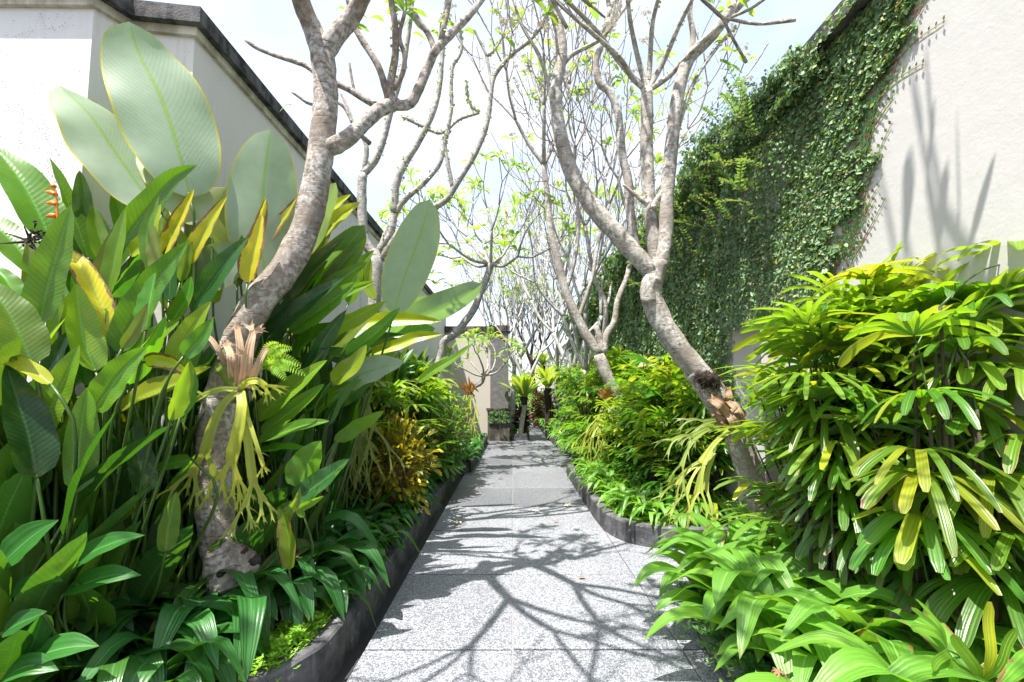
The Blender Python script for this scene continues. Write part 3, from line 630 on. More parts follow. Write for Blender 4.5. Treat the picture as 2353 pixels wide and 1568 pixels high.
# --- the second tree on the right
Y6 = 7.1
t6 = Tree('frangipani with a stubby three-way fork rising from the middle right bed', Vector((1.9, Y6, .15)), M['bark_cream'], 25, leaf=.15, bloom=.3, rough=10)
t6.limb([Vector((2.0, Y6, .15))] + L_(Y6, (1436, 935), (1408, 888), (1386, 845), (1376, 815)), .105, .095)
c = t6.limb(L_(Y6, (1376, 815), (1350, 775), (1328, 735), (1300, 670), (1282, 600), (1265, 530), (1258, 450), (1250, 380)), .082, .04); cont(t6, *c, .85, 4, 3, .5, .3)
t6.limb(L_(Y6, (1385, 810), (1378, 775), (1368, 750)), .06, .045)
c = t6.limb(L_(Y6, (1388, 812), (1394, 770), (1412, 740), (1420, 690), (1440, 640), (1450, 590), (1455, 520)), .06, .035); cont(t6, *c, .8, 4, 3, .5, .3)
c = t6.limb(L_(Y6+.3, (1386, 810), (1391, 740), (1390, 690), (1372, 655), (1358, 600), (1345, 520)), .045, .028); cont(t6, *c, .75, 4, 3, .5, .3)
c = t6.limb(L_(Y6, (1300, 670), (1320, 600), (1330, 520), (1325, 450)), .034, .026); cont(t6, *c, .7, 4, 3, .5, .3)
c = t6.limb(L_(Y6, (1328, 735), (1360, 640), (1375, 560), (1400, 470)), .034, .024); cont(t6, *c, .7, 3, 2, .5, .3)
t6.done()

def far_tree(label, x, y, H, seed, r=.08, lean=0, depth=6, leaf=.13, mat='bark_far', bloom=.15, L=.85, up=.35):
    t = Tree(label, Vector((x, y, .15)), M[mat], seed, leaf=leaf, bloom=bloom, rough=7, knob=.05, leafL=.26)
    C, T, q = t.limb([Vector((x, y, 0)), Vector((x+lean*.4, y, H*.35)), Vector((x+lean, y+t.rng.uniform(-.2, .2), H*.7)), Vector((x+lean*1.1, y, H))], r, r*.75)
    for j in range(3):
        ax = Quaternion(Vector((0, 0, 1)), 2.1*j + seed) @ Vector((1, 0, .25))
        t.grow(C[-1], (T[-1]*.9 + ax*.65), r*.6, L, depth-1, .48, up)
    return t.done()
far_tree('pale frangipani leaning out beside the far planter box', .22, 13.7, 1.6, 31, .085, .15, 6, .2, L=1.15)
far_tree('pale many-branched frangipani on the right beyond the second right tree', 1.55, 11.0, 1.9, 32, .10, -.1, 6, L=1.2)
far_tree('tall grey frangipani with a dense bare crown behind the stone pillar', -.05, 17.5, 2.4, 33, .11, .1, 6, .2, L=1.4)
far_tree('bare frangipani beside the narrow far path, right hand row', 1.75, 15.5, 2.1, 34, .10, -.2, 6, L=1.35)
far_tree('dark trunked tree in the shade of the far path', 1.25, 20.0, 2.6, 35, .13, -.35, 6, .5, 'bark_dark', L=1.0)
far_tree('faint frangipani at the distant end of the path', .3, 26.0, 2.4, 36, .12, .2, 6, .4, L=1.2)
far_tree('leafy frangipani showing over the top of the end wall', -.55, 15.8, 2.6, 37, .09, .1, 4, .9, L=.9)
far_tree('bare frangipani arching over the middle of the path from the right bed', 1.85, 9.2, 1.9, 38, .085, -.35, 6, .1, L=1.2, up=.3)
far_tree('second bare frangipani behind the ivy covered corner', 2.0, 19.0, 2.2, 39, .11, -.3, 6, .2, L=1.1)

# ------------------------------------------------------------------ heliconia and big paddle-leaved plants of the left bed
def hint(P, roll):
    a, b = Vector(P[0]), Vector(P[-1]); mid = Vector(P[len(P)//2]); ax = (b-a).normalized(); n = (CAM-mid).normalized()
    n = (n-ax*n.dot(ax)).normalized(); return Quaternion(ax, R(roll)) @ n
class Clump:
    """one plant: leaves are parts, each stalk runs to the plant's foot"""
    def __init__(s, name, label, cat, foot, group, seed):
        s.root = thing(name, label, cat, foot, group); s.foot = Vector(foot); s.rng = random.Random(seed); s.st = MB()
    def leaf(s, pts, wpx, Y, mat='heliconia', roll=20, tint=None, prof=p_paddle, fold=.40, wave=.09, nu=16, nv=8, stalk=True, Yt=None, name='leaf', curl=0, label=None, twist=0, sr=.010):
        """pts run from the leaf's foot to its tip in picture measurements; wpx its apparent width"""
        n = len(pts); P = [at(q[0], q[1], Y + (0 if Yt is None else (Yt-Y)*i/(n-1))) for i, q in enumerate(pts)]
        if n == 2:
            m_ = (P[0]+P[1])/2 + Vector((s.rng.uniform(-.03, .03), s.rng.uniform(-.06, .02), .03)); P = [P[0], m_, P[1]]
        wd = wpx*(.86 if mat.startswith('heli') else 1)/F_PX*Y/2/max(.35, abs(math.cos(R(roll % 180 if roll % 180 < 90 else roll % 180 - 180))))
        mb = MB(); t = tint or (s.rng.uniform(.25, .8), max(0, s.rng.uniform(-.15, .07)), s.rng.uniform(0, .12) if s.rng.random() < .7 else .32)
        twist = twist or s.rng.uniform(-.35, .35); mb.blade(P, wd, hint(P, roll), prof, nu, nv, fold, wave, t, s.rng, curl, twist=twist)
        ob = mb.build(name, M[mat], s.root)
        if label: ob['label'] = label
        s.st.tube([P[0].lerp(P[-1], .03), P[0]], [.006, .007], 5, n=2)
        if stalk:
            f = s.foot + Vector((s.rng.uniform(-.10, .10), s.rng.uniform(-.10, .10), 0)); d0 = (P[0]-P[1]).normalized(); d0.z = min(d0.z, -.1); d0 = (d0*.6 + (f-P[0]).normalized()*.6).normalized()
            k1 = P[0] + d0*min(.22, (P[0]-f).length*.35); k2 = f.lerp(k1, .5)
            s.st.tube([f, k2, k1, P[0]], [sr*1.2, sr, sr*.8, .006], 6, n=16)
        return P
    def fill(s, n, h0, h1, mats, wd, Lr, spread=.45, lean=.5, tint=None, prof=p_paddle):
        for k in range(n):
            a = s.rng.random()*6.283; h = s.rng.uniform(h0, h1); ls = s.rng.uniform(.2, 1)*spread
            o = Vector((math.cos(a), math.sin(a), 0)); b = s.foot + o*ls*.6 + Vector((0, 0, h)); L = s.rng.uniform(*Lr)
            tl = s.rng.uniform(.1, lean); tp = b + o*L*math.sin(tl) + Vector((0, 0, L*math.cos(tl))); md = (b+tp)/2 - o*L*.06
            mb = MB(); mb.blade([b, md, tp], wd*s.rng.uniform(.75, 1.15), -o*.7 + Vector((0, 0, .7)) + Vector((s.rng.uniform(-.6, .6), s.rng.uniform(-.6, .6), 0)), prof, 10, 4, .3, .05,
                               tint or (s.rng.uniform(.1, .8), max(0, s.rng.uniform(-.2, .15)), s.rng.uniform(0, .1)), s.rng)
            mb.build('leaf', M[s.rng.choice(mats)], s.root)
            f = s.foot + Vector((s.rng.uniform(-.12, .12), s.rng.uniform(-.12, .12), 0)); s.st.tube([f, f.lerp(b, .5)-o*.03, b], [.013, .01, .006], 5, n=6)
    def done(s):
        s.st.build('stem', M['stalk'], s.root); return s.root
GH = 'heliconia clumps crowding the left bed'
GC = 'grey paddle leaved plants in the left bed'
# the great pale leaves
c1 = Clump('paddle_leaf_plant', 'tallest pale grey paddle leaves rising before the white wall corner', 'plant', (-1.86, 2.6, .15), GC, 41)
c1.leaf([(437, 455), (415, 360), (372, 230), (318, 120), (296, 50)], 192, 2.52, 'calathea', 192, (.62, .02, 0), p_wide, .10, .05, 24, 12, Yt=2.4, sr=.014)
c1.leaf([(372, 492), (318, 425), (262, 345), (205, 262), (135, 196)], 128, 2.50, 'calathea', 214, (.52, .05, 0), p_wide, .16, .05, 22, 10, Yt=2.36, sr=.014)
c1.leaf([(470, 520), (430, 455), (390, 400), (330, 345)], 110, 2.56, 'calathea', 200, (.55, .2, 0), p_wide, .1, .04, 16, 8)
c1.leaf([(610, 645), (600, 540), (606, 420), (622, 298)], 148, 2.78, 'calathea', 183, (.62, .03, 0), p_wide, .08, .04, 22, 10, Yt=2.7, sr=.014)
c1.leaf([(560, 610), (520, 560), (470, 530), (400, 520)], 110, 2.82, 'calathea', 150, (.45, .25, 0), p_wide, .1)
c1.leaf([(470, 640), (470, 570), (490, 500), (520, 430)], 120, 2.84, 'calathea', 175, (.5, .35, 0), p_wide, .1)
c1.done()
c2 = Clump('paddle_leaf_plant', 'pale paddle leaf standing upright just right of the leaning trunk', 'plant', (-1.45, 3.55, .15), GC, 42)
c2.leaf([(905, 722), (925, 650), (955, 570), (975, 510), (986, 460)], 106, 3.35, 'calathea', 188, (.6, .03, 0), p_wide, .10, .04, 22, 10, Yt=3.25, sr=.013)
c2.leaf([(690, 600), (720, 540), (745, 480), (772, 420)], 50, 3.0, 'calathea', 205, (.55, .1, 0), p_wide, .1)
c2.leaf([(610, 765), (680, 700), (760, 610), (838, 518)], 84, 3.05, 'calathea', 35, (.30, 0, 0), p_wide, .2)
c2.leaf([(760, 880), (800, 870), (860, 850), (928, 832)], 66, 3.3, 'calathea', 150, (.5, .02, 0), p_paddle, -.3, .12)
c2.leaf([(400, 690), (450, 640), (510, 610), (580, 570)], 90, 2.6, 'calathea', 150, (.16, 0, 0), p_wide, -.2, .1)
c2.done()
c3 = Clump('paddle_leaf_plant', 'pale drooping paddle leaves pointing toward the end wall', 'plant', (-1.62, 4.3, .15), GC, 43)
c3.leaf([(880, 770), (950, 735), (1030, 700), (1108, 652)], 56, 4.2, 'calathea', 215, (.5, .0, 0), p_wide, .3, .1, Yt=4.0)
c3.leaf([(860, 760), (905, 725), (960, 705), (1018, 692)], 44, 4.3, 'calathea', 215, (.5, .0, 0), p_wide, .3, .1)
c3.leaf([(700, 800), (770, 782), (830, 770), (900, 745)], 60, 3.9, 'calathea', 140, (.35, .0, 0), p_wide, .2, .1)
c3.leaf([(850, 860), (890, 790), (940, 765), (1000, 755)], 50, 4.2, 'calathea', 30, (.75, .0, 0), p_wide, .3, .1)
c3.leaf([(640, 830), (700, 800), (780, 790), (850, 800)], 60, 3.6, 'calathea', 30, (.5, .0, 0), p_wide, .2, .1)
c3.done()
# heliconia clumps, from the left edge of the picture towards the trunk
h1 = Clump('heliconia', 'heliconia at the left edge with a big glossy leaf and dead black flower', 'plant', (-1.98, 2.05, .15), GH, 51)
h1.leaf([(118, 560), (85, 480), (45, 410), (-15, 335)], 98, 2.2, roll=25, tint=(.55, .03, 0)); h1.leaf([(95, 640), (40, 570), (0, 530), (-60, 480)], 80, 2.3, roll=30, tint=(.3, .05, .05))
h1.leaf([(92, 748), (105, 680), (130, 590), (163, 472)], 76, 2.05, roll=-25, tint=(.5, .08, .05)); h1.leaf([(75, 840), (50, 780), (15, 710), (-40, 640)], 96, 1.9, roll=20, tint=(.22, .14, .05))
h1.leaf([(35, 735), (50, 700), (70, 670), (92, 612)], 34, 2.1, roll=35); h1.leaf([(45, 700), (30, 670), (10, 640), (-20, 610)], 50, 2.2, roll=20)
h1.leaf([(85, 1100), (65, 1000), (40, 920), (15, 838)], 96, 1.85, 'heliconia_dark', 20, (.25, 0, 0)); h1.leaf([(118, 885), (80, 855), (40, 835), (-20, 815)], 34, 1.85, roll=30, tint=(.8, .55, 0))
h1.leaf([(80, 1012), (110, 950), (150, 870), (183, 793)], 72, 1.95, roll=-20, tint=(.85, .12, 0)); h1.leaf([(215, 945), (245, 905), (285, 850), (338, 797)], 70, 1.95, roll=-28, tint=(.75, .06, 0))
h1.leaf([(300, 900), (270, 850), (280, 800), (300, 760)], 40, 2.3, 'heliconia_dark', 30); h1.leaf([(60, 1210), (50, 1150), (70, 1090), (100, 1040)], 60, 2.1, 'heliconia_dark', 30)
h1.fill(8, .3, 1.0, ['heliconia_dark', 'heliconia'], .065, (.3, .5), .35)
h1.done()
h2 = Clump('heliconia', 'heliconia with orange bracts and upright folded leaves below the white wall', 'plant', (-1.95, 2.50, .15), GH, 52)
h2.leaf([(205, 600), (185, 540), (150, 450), (113, 362)], 46, 2.45, roll=40, tint=(.28, .06, .02)); h2.leaf([(190, 540), (188, 490), (186, 440), (183, 392)], 44, 2.5, 'heliconia_dark', 20)
h2.leaf([(255, 625), (238, 570), (222, 520), (215, 475)], 58, 2.45, roll=20, tint=(.5, .15, .02)); h2.leaf([(290, 560), (285, 520), (272, 480), (262, 438)], 46, 2.5, roll=15, tint=(.5, .06, .02))
h2.leaf([(222, 665), (235, 610), (252, 565), (272, 518)], 38, 2.35, roll=40, tint=(.9, .3, 0)); h2.leaf([(220, 855), (195, 790), (182, 720), (176, 652)], 74, 2.1, roll=20, tint=(1.0, .16, 0))
h2.leaf([(135, 850), (150, 760), (160, 690), (150, 640)], 60, 2.5, 'heliconia', 160, (.7, 0, 0)); h2.leaf([(180, 690), (168, 620), (155, 560), (165, 500)], 50, 2.5, 'heliconia_dark', 20)
h2.leaf([(190, 620), (200, 560), (150, 500), (110, 500)], 40, 2.6, 'heliconia', 20); h2.leaf([(300, 640), (320, 600), (315, 560), (310, 500)], 50, 2.55, 'heliconia_dark', 30)
h2.leaf([(248, 790), (240, 730), (215, 670), (185, 618), (150, 583), (128, 590), (145, 640)], 58, 2.2, 'heliconia', 15, (.9, .95, .42), label='yellow leaf folded over at its tip')
h2.fill(8, .5, 1.3, ['heliconia_dark', 'heliconia'], .07, (.35, .55), .3)
# bracts
mb = MB()
for (bx, by, tx, ty) in ((128, 448, 103, 440), (130, 470, 105, 467), (128, 497, 105, 498), (124, 430, 116, 425)):
    mb.tube(L_(2.15, (bx, by), ((bx+tx)/2, (by+ty)/2-2), (tx, ty)), [.012, .011, .002], 6, n=6)
mb.tube(L_(2.15, (140, 620), (134, 540), (128, 440), (120, 418)), [.006, .006, .005, .003], 5, n=8); mb.build('flower_bract', M['orange'], h2.root)
mb = MB(); rg = random.Random(4)
for k in range(40):
    p = at(rg.gauss(82, 14), rg.gauss(545, 14), 2.15+rg.uniform(-.04, .04)); q = p + Vector((rg.uniform(-1, 1), rg.uniform(-1, 1), rg.uniform(-1, 1)))*.02; mb.tube([p, q], [.006, .002], 4, n=2)
for tx, ty in ((10, 535), (0, 560), (55, 520)): mb.tube(L_(2.15, (70, 555), ((70+tx)/2, (555+ty)/2), (tx, ty)), [.008, .006, .002], 5, n=5)
mb.tube(L_(2.15, (112, 650), (95, 600), (72, 556)), [.008, .007, .006], 5, n=6); mb.build('dead_flower', M['dry_black'], h1.root)
h2.done()
h3 = Clump('heliconia', 'heliconia with long dark diagonal leaves and yellow brown-edged ones', 'plant', (-2.0, 2.45, .15), GH, 53)
h3.leaf([(265, 622), (295, 545), (350, 470), (400, 410), (452, 380)], 64, 2.35, roll=-30, tint=(.3, .05, .02)); h3.leaf([(300, 590), (345, 545), (360, 500), (370, 470)], 34, 2.33, roll=-50, tint=(.9, .35, 0))
h3.leaf([(270, 812), (305, 740), (360, 650), (433, 555)], 76, 2.2, roll=-25, tint=(.55, .03, 0)); h3.leaf([(395, 850), (415, 800), (445, 750), (485, 693)], 54, 2.15, roll=-20, tint=(.75, .22, 0))
h3.leaf([(370, 600), (395, 540), (420, 490), (446, 434)], 36, 2.5, roll=-35, tint=(.85, .85, .40)); h3.leaf([(430, 610), (455, 560), (490, 500), (522, 452)], 42, 2.5, roll=-25, tint=(.8, .7, .36))
h3.leaf([(348, 630), (355, 580), (372, 530), (385, 480)], 46, 2.5, 'heliconia', 165, (1, .35, .15)); h3.leaf([(440, 715), (480, 660), (520, 605), (570, 545)], 58, 2.45, 'heliconia_dark', -25)
h3.leaf([(330, 680), (325, 630), (335, 580), (340, 530)], 46, 2.6, 'heliconia_dark', 30); h3.leaf([(400, 720), (380, 680), (350, 640), (318, 600)], 50, 2.55, 'heliconia', 30, (.6, .2, 0))
h3.leaf([(310, 830), (340, 790), (375, 765), (412, 738)], 34, 2.2, roll=-55, tint=(.6, .15, 0)); h3.leaf([(275, 940), (340, 905), (410, 880), (485, 843)], 44, 2.2, 'heliconia', -50, (.45, .4, .25))
h3.leaf([(330, 832), (365, 826), (405, 838), (446, 868)], 38, 2.1, 'heliconia', 30, (1.0, .55, .50), label='withered pale leaf with brown edge')
h3.leaf([(332, 1138), (325, 1080), (308, 1010), (318, 960)], 60, 2.2, 'heliconia_dark', 15, (.25, 0, 0)); h3.leaf([(250, 1010), (240, 960), (250, 900), (270, 850)], 50, 2.4, 'heliconia', 30, (.5, .2, .3))
h3.leaf([(380, 1270), (385, 1220), (395, 1170), (405, 1130)], 46, 2.2, 'heliconia', 15, (.7, .1, 0)); h3.leaf([(270, 1060), (262, 1020), (275, 980), (290, 930)], 34, 2.4, 'heliconia', 30, (.3, .6, .3))
h3.leaf([(440, 1055), (420, 1060), (390, 1066), (355, 1080)], 34, 2.3, 'heliconia', 20, (.35, 0, 0))
h3.fill(14, .3, 1.2, ['heliconia_dark', 'heliconia_dark', 'heliconia'], .07, (.35, .55), .4)
h3.done()
h4 = Clump('heliconia', 'heliconia with scorched yellow leaves upright behind the leaning trunk', 'plant', (-1.52, 3.0, .15), GH, 54)
h4.leaf([(545, 520), (548, 480), (552, 430), (556, 383)], 40, 2.75, roll=10, tint=(.95, .9, .36)); h4.leaf([(568, 652), (575, 600), (590, 550), (602, 492)], 52, 2.6, roll=-15, tint=(.85, .85, .40))
h4.leaf([(590, 560), (595, 520), (602, 490), (612, 455)], 30, 2.7, roll=20, tint=(.9, .7, .55)); h4.leaf([(612, 562), (635, 525), (660, 490), (682, 455)], 24, 2.8, roll=-40, tint=(.9, .6, .60))
h4.leaf([(545, 660), (545, 620), (550, 590), (556, 540)], 30, 2.65, 'heliconia_dark', 20); h4.leaf([(490, 700), (490, 650), (500, 610), (510, 570)], 40, 2.7, 'heliconia', 20, (.6, .25, 0))
h4.leaf([(590, 760), (650, 690), (720, 610), (792, 545)], 50, 2.9, 'heliconia_dark', -30); h4.leaf([(600, 790), (660, 735), (730, 680), (792, 638)], 46, 2.85, 'heliconia_dark', -35)
h4.leaf([(665, 765), (710, 730), (765, 690), (818, 648)], 52, 2.9, 'heliconia', -25, (.5, .03, 0)); h4.leaf([(700, 705), (745, 670), (795, 635), (845, 602)], 40, 3.0, 'heliconia', -35, (.5, .1, 0))
h4.leaf([(730, 548), (755, 520), (790, 490), (828, 465)], 38, 3.1, 'heliconia', -25, (.9, .5, .05)); h4.leaf([(733, 515), (750, 490), (775, 470), (806, 447)], 26, 3.1, 'heliconia', -35, (.9, .5, 0))
h4.leaf([(650, 690), (670, 650), (700, 610), (740, 580)], 40, 2.95, 'heliconia_dark', -20); h4.leaf([(740, 640), (770, 600), (800, 575), (838, 560)], 40, 3.1, 'heliconia', -20, (.5, .1, 0))
h4.fill(12, .4, 1.5, ['heliconia_dark', 'heliconia'], .07, (.35, .55), .3)
h4.done()
h5 = Clump('heliconia', 'heliconia with bright lit leaves low on the right of the mossy trunk foot', 'plant', (-1.42, 3.15, .15), GH, 55)
h5.leaf([(585, 965), (640, 920), (695, 875), (752, 828)], 58, 2.8, 'heliconia', -28, (.85, .12, 0)); h5.leaf([(600, 1000), (650, 960), (700, 920), (745, 882)], 40, 2.8, 'heliconia', -30, (.7, .06, 0))
h5.leaf([(590, 1015), (650, 995), (700, 978), (757, 968)], 30, 2.75, 'heliconia', -45, (.6, .05, 0)); h5.leaf([(590, 1040), (630, 1032), (670, 1030), (716, 1036)], 24, 2.75, 'heliconia', -45)
h5.leaf([(688, 1122), (700, 1085), (718, 1050), (738, 1013)], 86, 2.7, 'heliconia', -15, (.75, .06, 0)); h5.leaf([(672, 1152), (715, 1125), (755, 1095), (803, 1055)], 56, 2.65, 'heliconia_dark', -20)
h5.leaf([(600, 1000), (590, 950), (610, 900), (640, 860)], 54, 2.95, 'heliconia_dark', 20); h5.leaf([(650, 1080), (660, 1030), (680, 990), (700, 950)], 44, 2.95, 'heliconia', 20, (.4, 0, 0))
h5.leaf([(645, 870), (700, 840), (740, 815), (790, 800)], 54, 3.0, 'heliconia_dark', 30); h5.leaf([(700, 1190), (690, 1170), (715, 1155), (745, 1140)], 22, 2.6, 'heliconia', 10, (.8, .1, 0))
h5.leaf([(640, 1240), (655, 1190), (680, 1150), (690, 1120)], 26, 2.55, 'heliconia', 30, (.5, .2, .3)); h5.leaf([(665, 1310), (665, 1250), (655, 1200), (640, 1165)], 36, 2.5, 'heliconia', -40, (.35, .25, .35))
h5.fill(12, .2, .9, ['heliconia_dark', 'heliconia'], .065, (.3, .5), .35)
h5.done()
h6 = Clump('heliconia', 'heliconia holding long yellow backlit leaves out level toward the path', 'plant', (-1.55, 4.0, .15), GH, 56)
h6.leaf([(770, 748), (840, 742), (920, 735), (1014, 738)], 38, 3.8, 'heliconia', -30, (.9, .45, 0), Yt=3.7); h6.leaf([(850, 810), (905, 795), (960, 775), (1016, 768)], 32, 3.9, 'heliconia', -30, (.9, .45, 0))
h6.leaf([(640, 960), (700, 900), (750, 870), (830, 860)], 44, 3.6, 'heliconia_dark', -30); h6.leaf([(860, 690), (840, 650), (845, 620), (850, 590)], 30, 3.9, 'heliconia', 20, (.7, .3, 0))
h6.leaf([(800, 700), (820, 650), (830, 610), (860, 575)], 40, 3.9, 'heliconia', -20, (.5, .1, 0)); h6.leaf([(760, 830), (820, 800), (870, 780), (930, 770)], 40, 3.8, 'heliconia_dark', -20)
h6.leaf([(960, 880), (1000, 850), (1050, 820), (1085, 790)], 26, 5.5, 'heliconia', -25, (.6, .1, 0))
h6.fill(14, .5, 1.5, ['heliconia_dark', 'heliconia'], .075, (.4, .6), .35)
h6.done()
for k, (x, y, lab) in enumerate(((-1.62, 5.6, 'upright green heliconia below the left wall, behind the yellow croton'), (-1.62, 6.6, 'upright heliconia just before the bent frangipani trunk'), (-1.66, 7.6, 'heliconia between the bent frangipani trunk and the end wall'))):
    h = Clump('heliconia', lab, 'plant', (x, y, .15), GH, 60+k); h.fill(24, .5, 1.55, ['heliconia', 'heliconia', 'heliconia_dark'], .085, (.45, .7), .4, .6); h.done()
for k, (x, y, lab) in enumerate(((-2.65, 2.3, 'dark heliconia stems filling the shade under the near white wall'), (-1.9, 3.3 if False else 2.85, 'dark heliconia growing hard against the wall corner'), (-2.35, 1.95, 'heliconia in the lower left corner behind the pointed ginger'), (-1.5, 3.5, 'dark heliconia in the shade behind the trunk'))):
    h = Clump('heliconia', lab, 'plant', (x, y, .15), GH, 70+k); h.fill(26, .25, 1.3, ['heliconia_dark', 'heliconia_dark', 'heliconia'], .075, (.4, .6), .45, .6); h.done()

# more upright blades between the hand-placed ones
for nm, lab, foot, n, x0, x1, y0, y1, Y0, Y1, sd in (('heliconia', 'bright heliconia blades in front of the scorched yellow leaves', (-1.98, 2.62, .15), 22, 40, 420, 600, 800, 2.25, 2.7, 171), ('heliconia', 'young glossy heliconia in the middle of the left clump', (-1.98, 2.3, .15), 24, 30, 430, 740, 1060, 2.0, 2.4, 172), ('heliconia', 'heliconia blades filling the gap right of the leaning trunk', (-1.40, 3.3, .15), 26, 600, 800, 700, 1020, 2.95, 3.6, 173), ('heliconia', 'sunlit heliconia rising between trunk and grey paddle leaf', (-1.55, 3.2, .15), 12, 610, 760, 640, 780, 3.0, 3.4, 174)):
    h = Clump(nm, lab, 'plant', foot, GH, sd); r_ = h.rng
    for k in range(n):
        x, y = r_.uniform(x0, x1), r_.uniform(y0, y1); an = R(r_.uniform(48, 100) if x1 < 500 else r_.uniform(22, 62)); L = r_.uniform(110, 200); bend = r_.uniform(-18, 18)
        h.leaf([(x, y), (x+math.cos(an)*L*.5+bend, y-math.sin(an)*L*.5), (x+math.cos(an)*L, y-math.sin(an)*L)], r_.uniform(26, 50), r_.uniform(Y0, Y1), r_.choice(('heliconia', 'heliconia', 'heliconia_dark')), r_.uniform(-60, 60), (r_.uniform(.4, 1), max(0, r_.uniform(-.25, .3)), .3 if r_.random() < .06 else 0), nu=12, nv=6, sr=.008)
    h.done()
# pointed ginger stems, lower left
GG = 'pointed ginger stems in the lower left corner'
def ginger(label, foot, leaves, seed):
    g = Clump('ginger_plant', label, 'plant', foot, GG, seed)
    for pts, wpx, Y, tn in leaves: g.leaf(pts, wpx, Y, 'ginger', -38, (tn, 0, .02), p_lance, .3, .06, 12, 6, sr=.007)
    return g.done()
ginger('ginger with long pointed leaves at the left edge of the bed', (-1.95, 1.95, .15), (([(0, 1300), (40, 1262), (85, 1225), (135, 1195)], 58, 1.8, .75), ([(20, 1375), (55, 1350), (100, 1333), (145, 1335)], 38, 1.8, .55), ([(5, 1455), (40, 1435), (75, 1420), (108, 1405)], 40, 1.75, .45), ([(55, 1525), (110, 1500), (165, 1487), (228, 1485)], 52, 1.75, .75), ([(0, 1568), (40, 1540), (80, 1530), (135, 1540)], 44, 1.7, .7), ([(100, 1410), (85, 1450), (75, 1480), (50, 1520)], 40, 1.75, .3)), 81)
ginger('ginger stem with two broad pointed leaves left of the trunk foot', (-1.75, 2.05, .15), (([(162, 1310), (210, 1270), (270, 1245), (333, 1230)], 44, 1.9, .6), ([(145, 1365), (200, 1340), (260, 1322), (325, 1322)], 42, 1.9, .6), ([(160, 1300), (180, 1250), (195, 1210), (200, 1180)], 26, 1.95, .5), ([(120, 1290), (140, 1320), (130, 1350), (125, 1400)], 44, 1.9, .2), ([(160, 1310), (110, 1270), (75, 1240), (20, 1250)], 50, 2.0, .25)), 82)

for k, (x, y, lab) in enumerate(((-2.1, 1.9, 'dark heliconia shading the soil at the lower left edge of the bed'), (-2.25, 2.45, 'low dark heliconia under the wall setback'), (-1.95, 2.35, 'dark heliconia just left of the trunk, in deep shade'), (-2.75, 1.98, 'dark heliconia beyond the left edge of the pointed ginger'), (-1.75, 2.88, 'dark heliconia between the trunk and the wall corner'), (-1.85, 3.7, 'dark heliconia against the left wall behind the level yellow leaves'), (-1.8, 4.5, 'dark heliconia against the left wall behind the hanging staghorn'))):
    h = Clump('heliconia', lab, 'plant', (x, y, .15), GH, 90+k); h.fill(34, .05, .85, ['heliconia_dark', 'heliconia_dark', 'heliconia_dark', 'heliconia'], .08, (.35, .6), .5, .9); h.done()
# ------------------------------------------------------------------ fan palms of the right-hand beds
UP = Vector((0, 0, 1))
def fan(mb, hub, d, up, L, wd, n, spread, rng, droop=.35, tint=None, nu=8, nv=4):
    """one hand-shaped leaf: n blunt segments spread round the hub"""
    d = d.normalized(); s = d.cross(up).normalized(); u2 = s.cross(d)
    t0 = tint or (rng.uniform(.3, .8), max(0, rng.uniform(-.2, .25)), 0)
    for k in range(n):
        q = spread*((k/(n-1))*2-1) + rng.uniform(-.08, .08) if n > 1 else 0
        e = (d*math.cos(q) + s*math.sin(q)); l = L*(1-.22*abs(q)/max(.01, spread))*rng.uniform(.86, 1.08)
        dr = droop*rng.uniform(.6, 1.4)
        P = [hub, hub + e*l*.35 + u2*l*.06 - UP*l*dr*.05, hub + e*l*.7 - UP*l*dr*.32, hub + e*l*.95 - UP*l*dr*.85]
        w_ = wd*(1.25 if k in (0, n-1) or rng.random() < .15 else rng.uniform(.65, 1))
        t = (min(1, max(0, t0[0]+rng.uniform(-.15, .15))), min(1, t0[1] + (rng.uniform(.2, .5) if rng.random() < .10 else 0)), .30 if rng.random() < .06 else 0)
        mb.blade(P, w_, u2 + e*.25, p_palm, nu, nv, .22, .02, t, rng)
GP = 'fan palms packed in the right-hand beds'
class Palm:
    def __init__(s, label, foot, seed, group=GP):
        s.root = thing('fan_palm', label, 'palm', foot, group); s.foot = Vector(foot); s.rng = random.Random(seed); s.c = MB(); s.ct = []
    def frond(s, hub, d, L, wd, n=8, spread=1.5, droop=.4, tint=None, up=None, detail=(9, 4)):
        rng = s.rng; mb = MB(); d = d.normalized(); uu = up or (UP*1.0 + d*-.3)
        fan(mb, hub, d, uu, L, wd, n, spread, rng, droop, tint, *detail); mb.build('frond', M['palm'], s.root)
        f = s.foot + Vector((rng.uniform(-.15, .15), rng.uniform(-.15, .15), 0)); k = Vector((f.x, f.y, max(f.z+.1, hub.z-.30))).lerp(hub, .15)
        s.ct.append((f, k)); s.c.tube([k, k.lerp(hub, .5)+UP*.05, hub], [.006, .004, .004], 5, n=5)
    def done(s):
        s.c.build('leaf_stalk', M['stalk'], s.root); cb = MB()
        for f, k in s.ct: cb.tube([f, f.lerp(k, .5)+Vector((.01, 0, 0)), k], [.011, .010, .008], 6, n=6)
        cb.build('cane', M['cane'], s.root); return s.root
def V3(x, y, z): return Vector((x, y, z))
toC = V3(-.5, -1, 0)
pa = Palm('nearest fan palm with large drooping glossy fingers at the right edge of the frame', (1.95, 2.05, .14), 101)
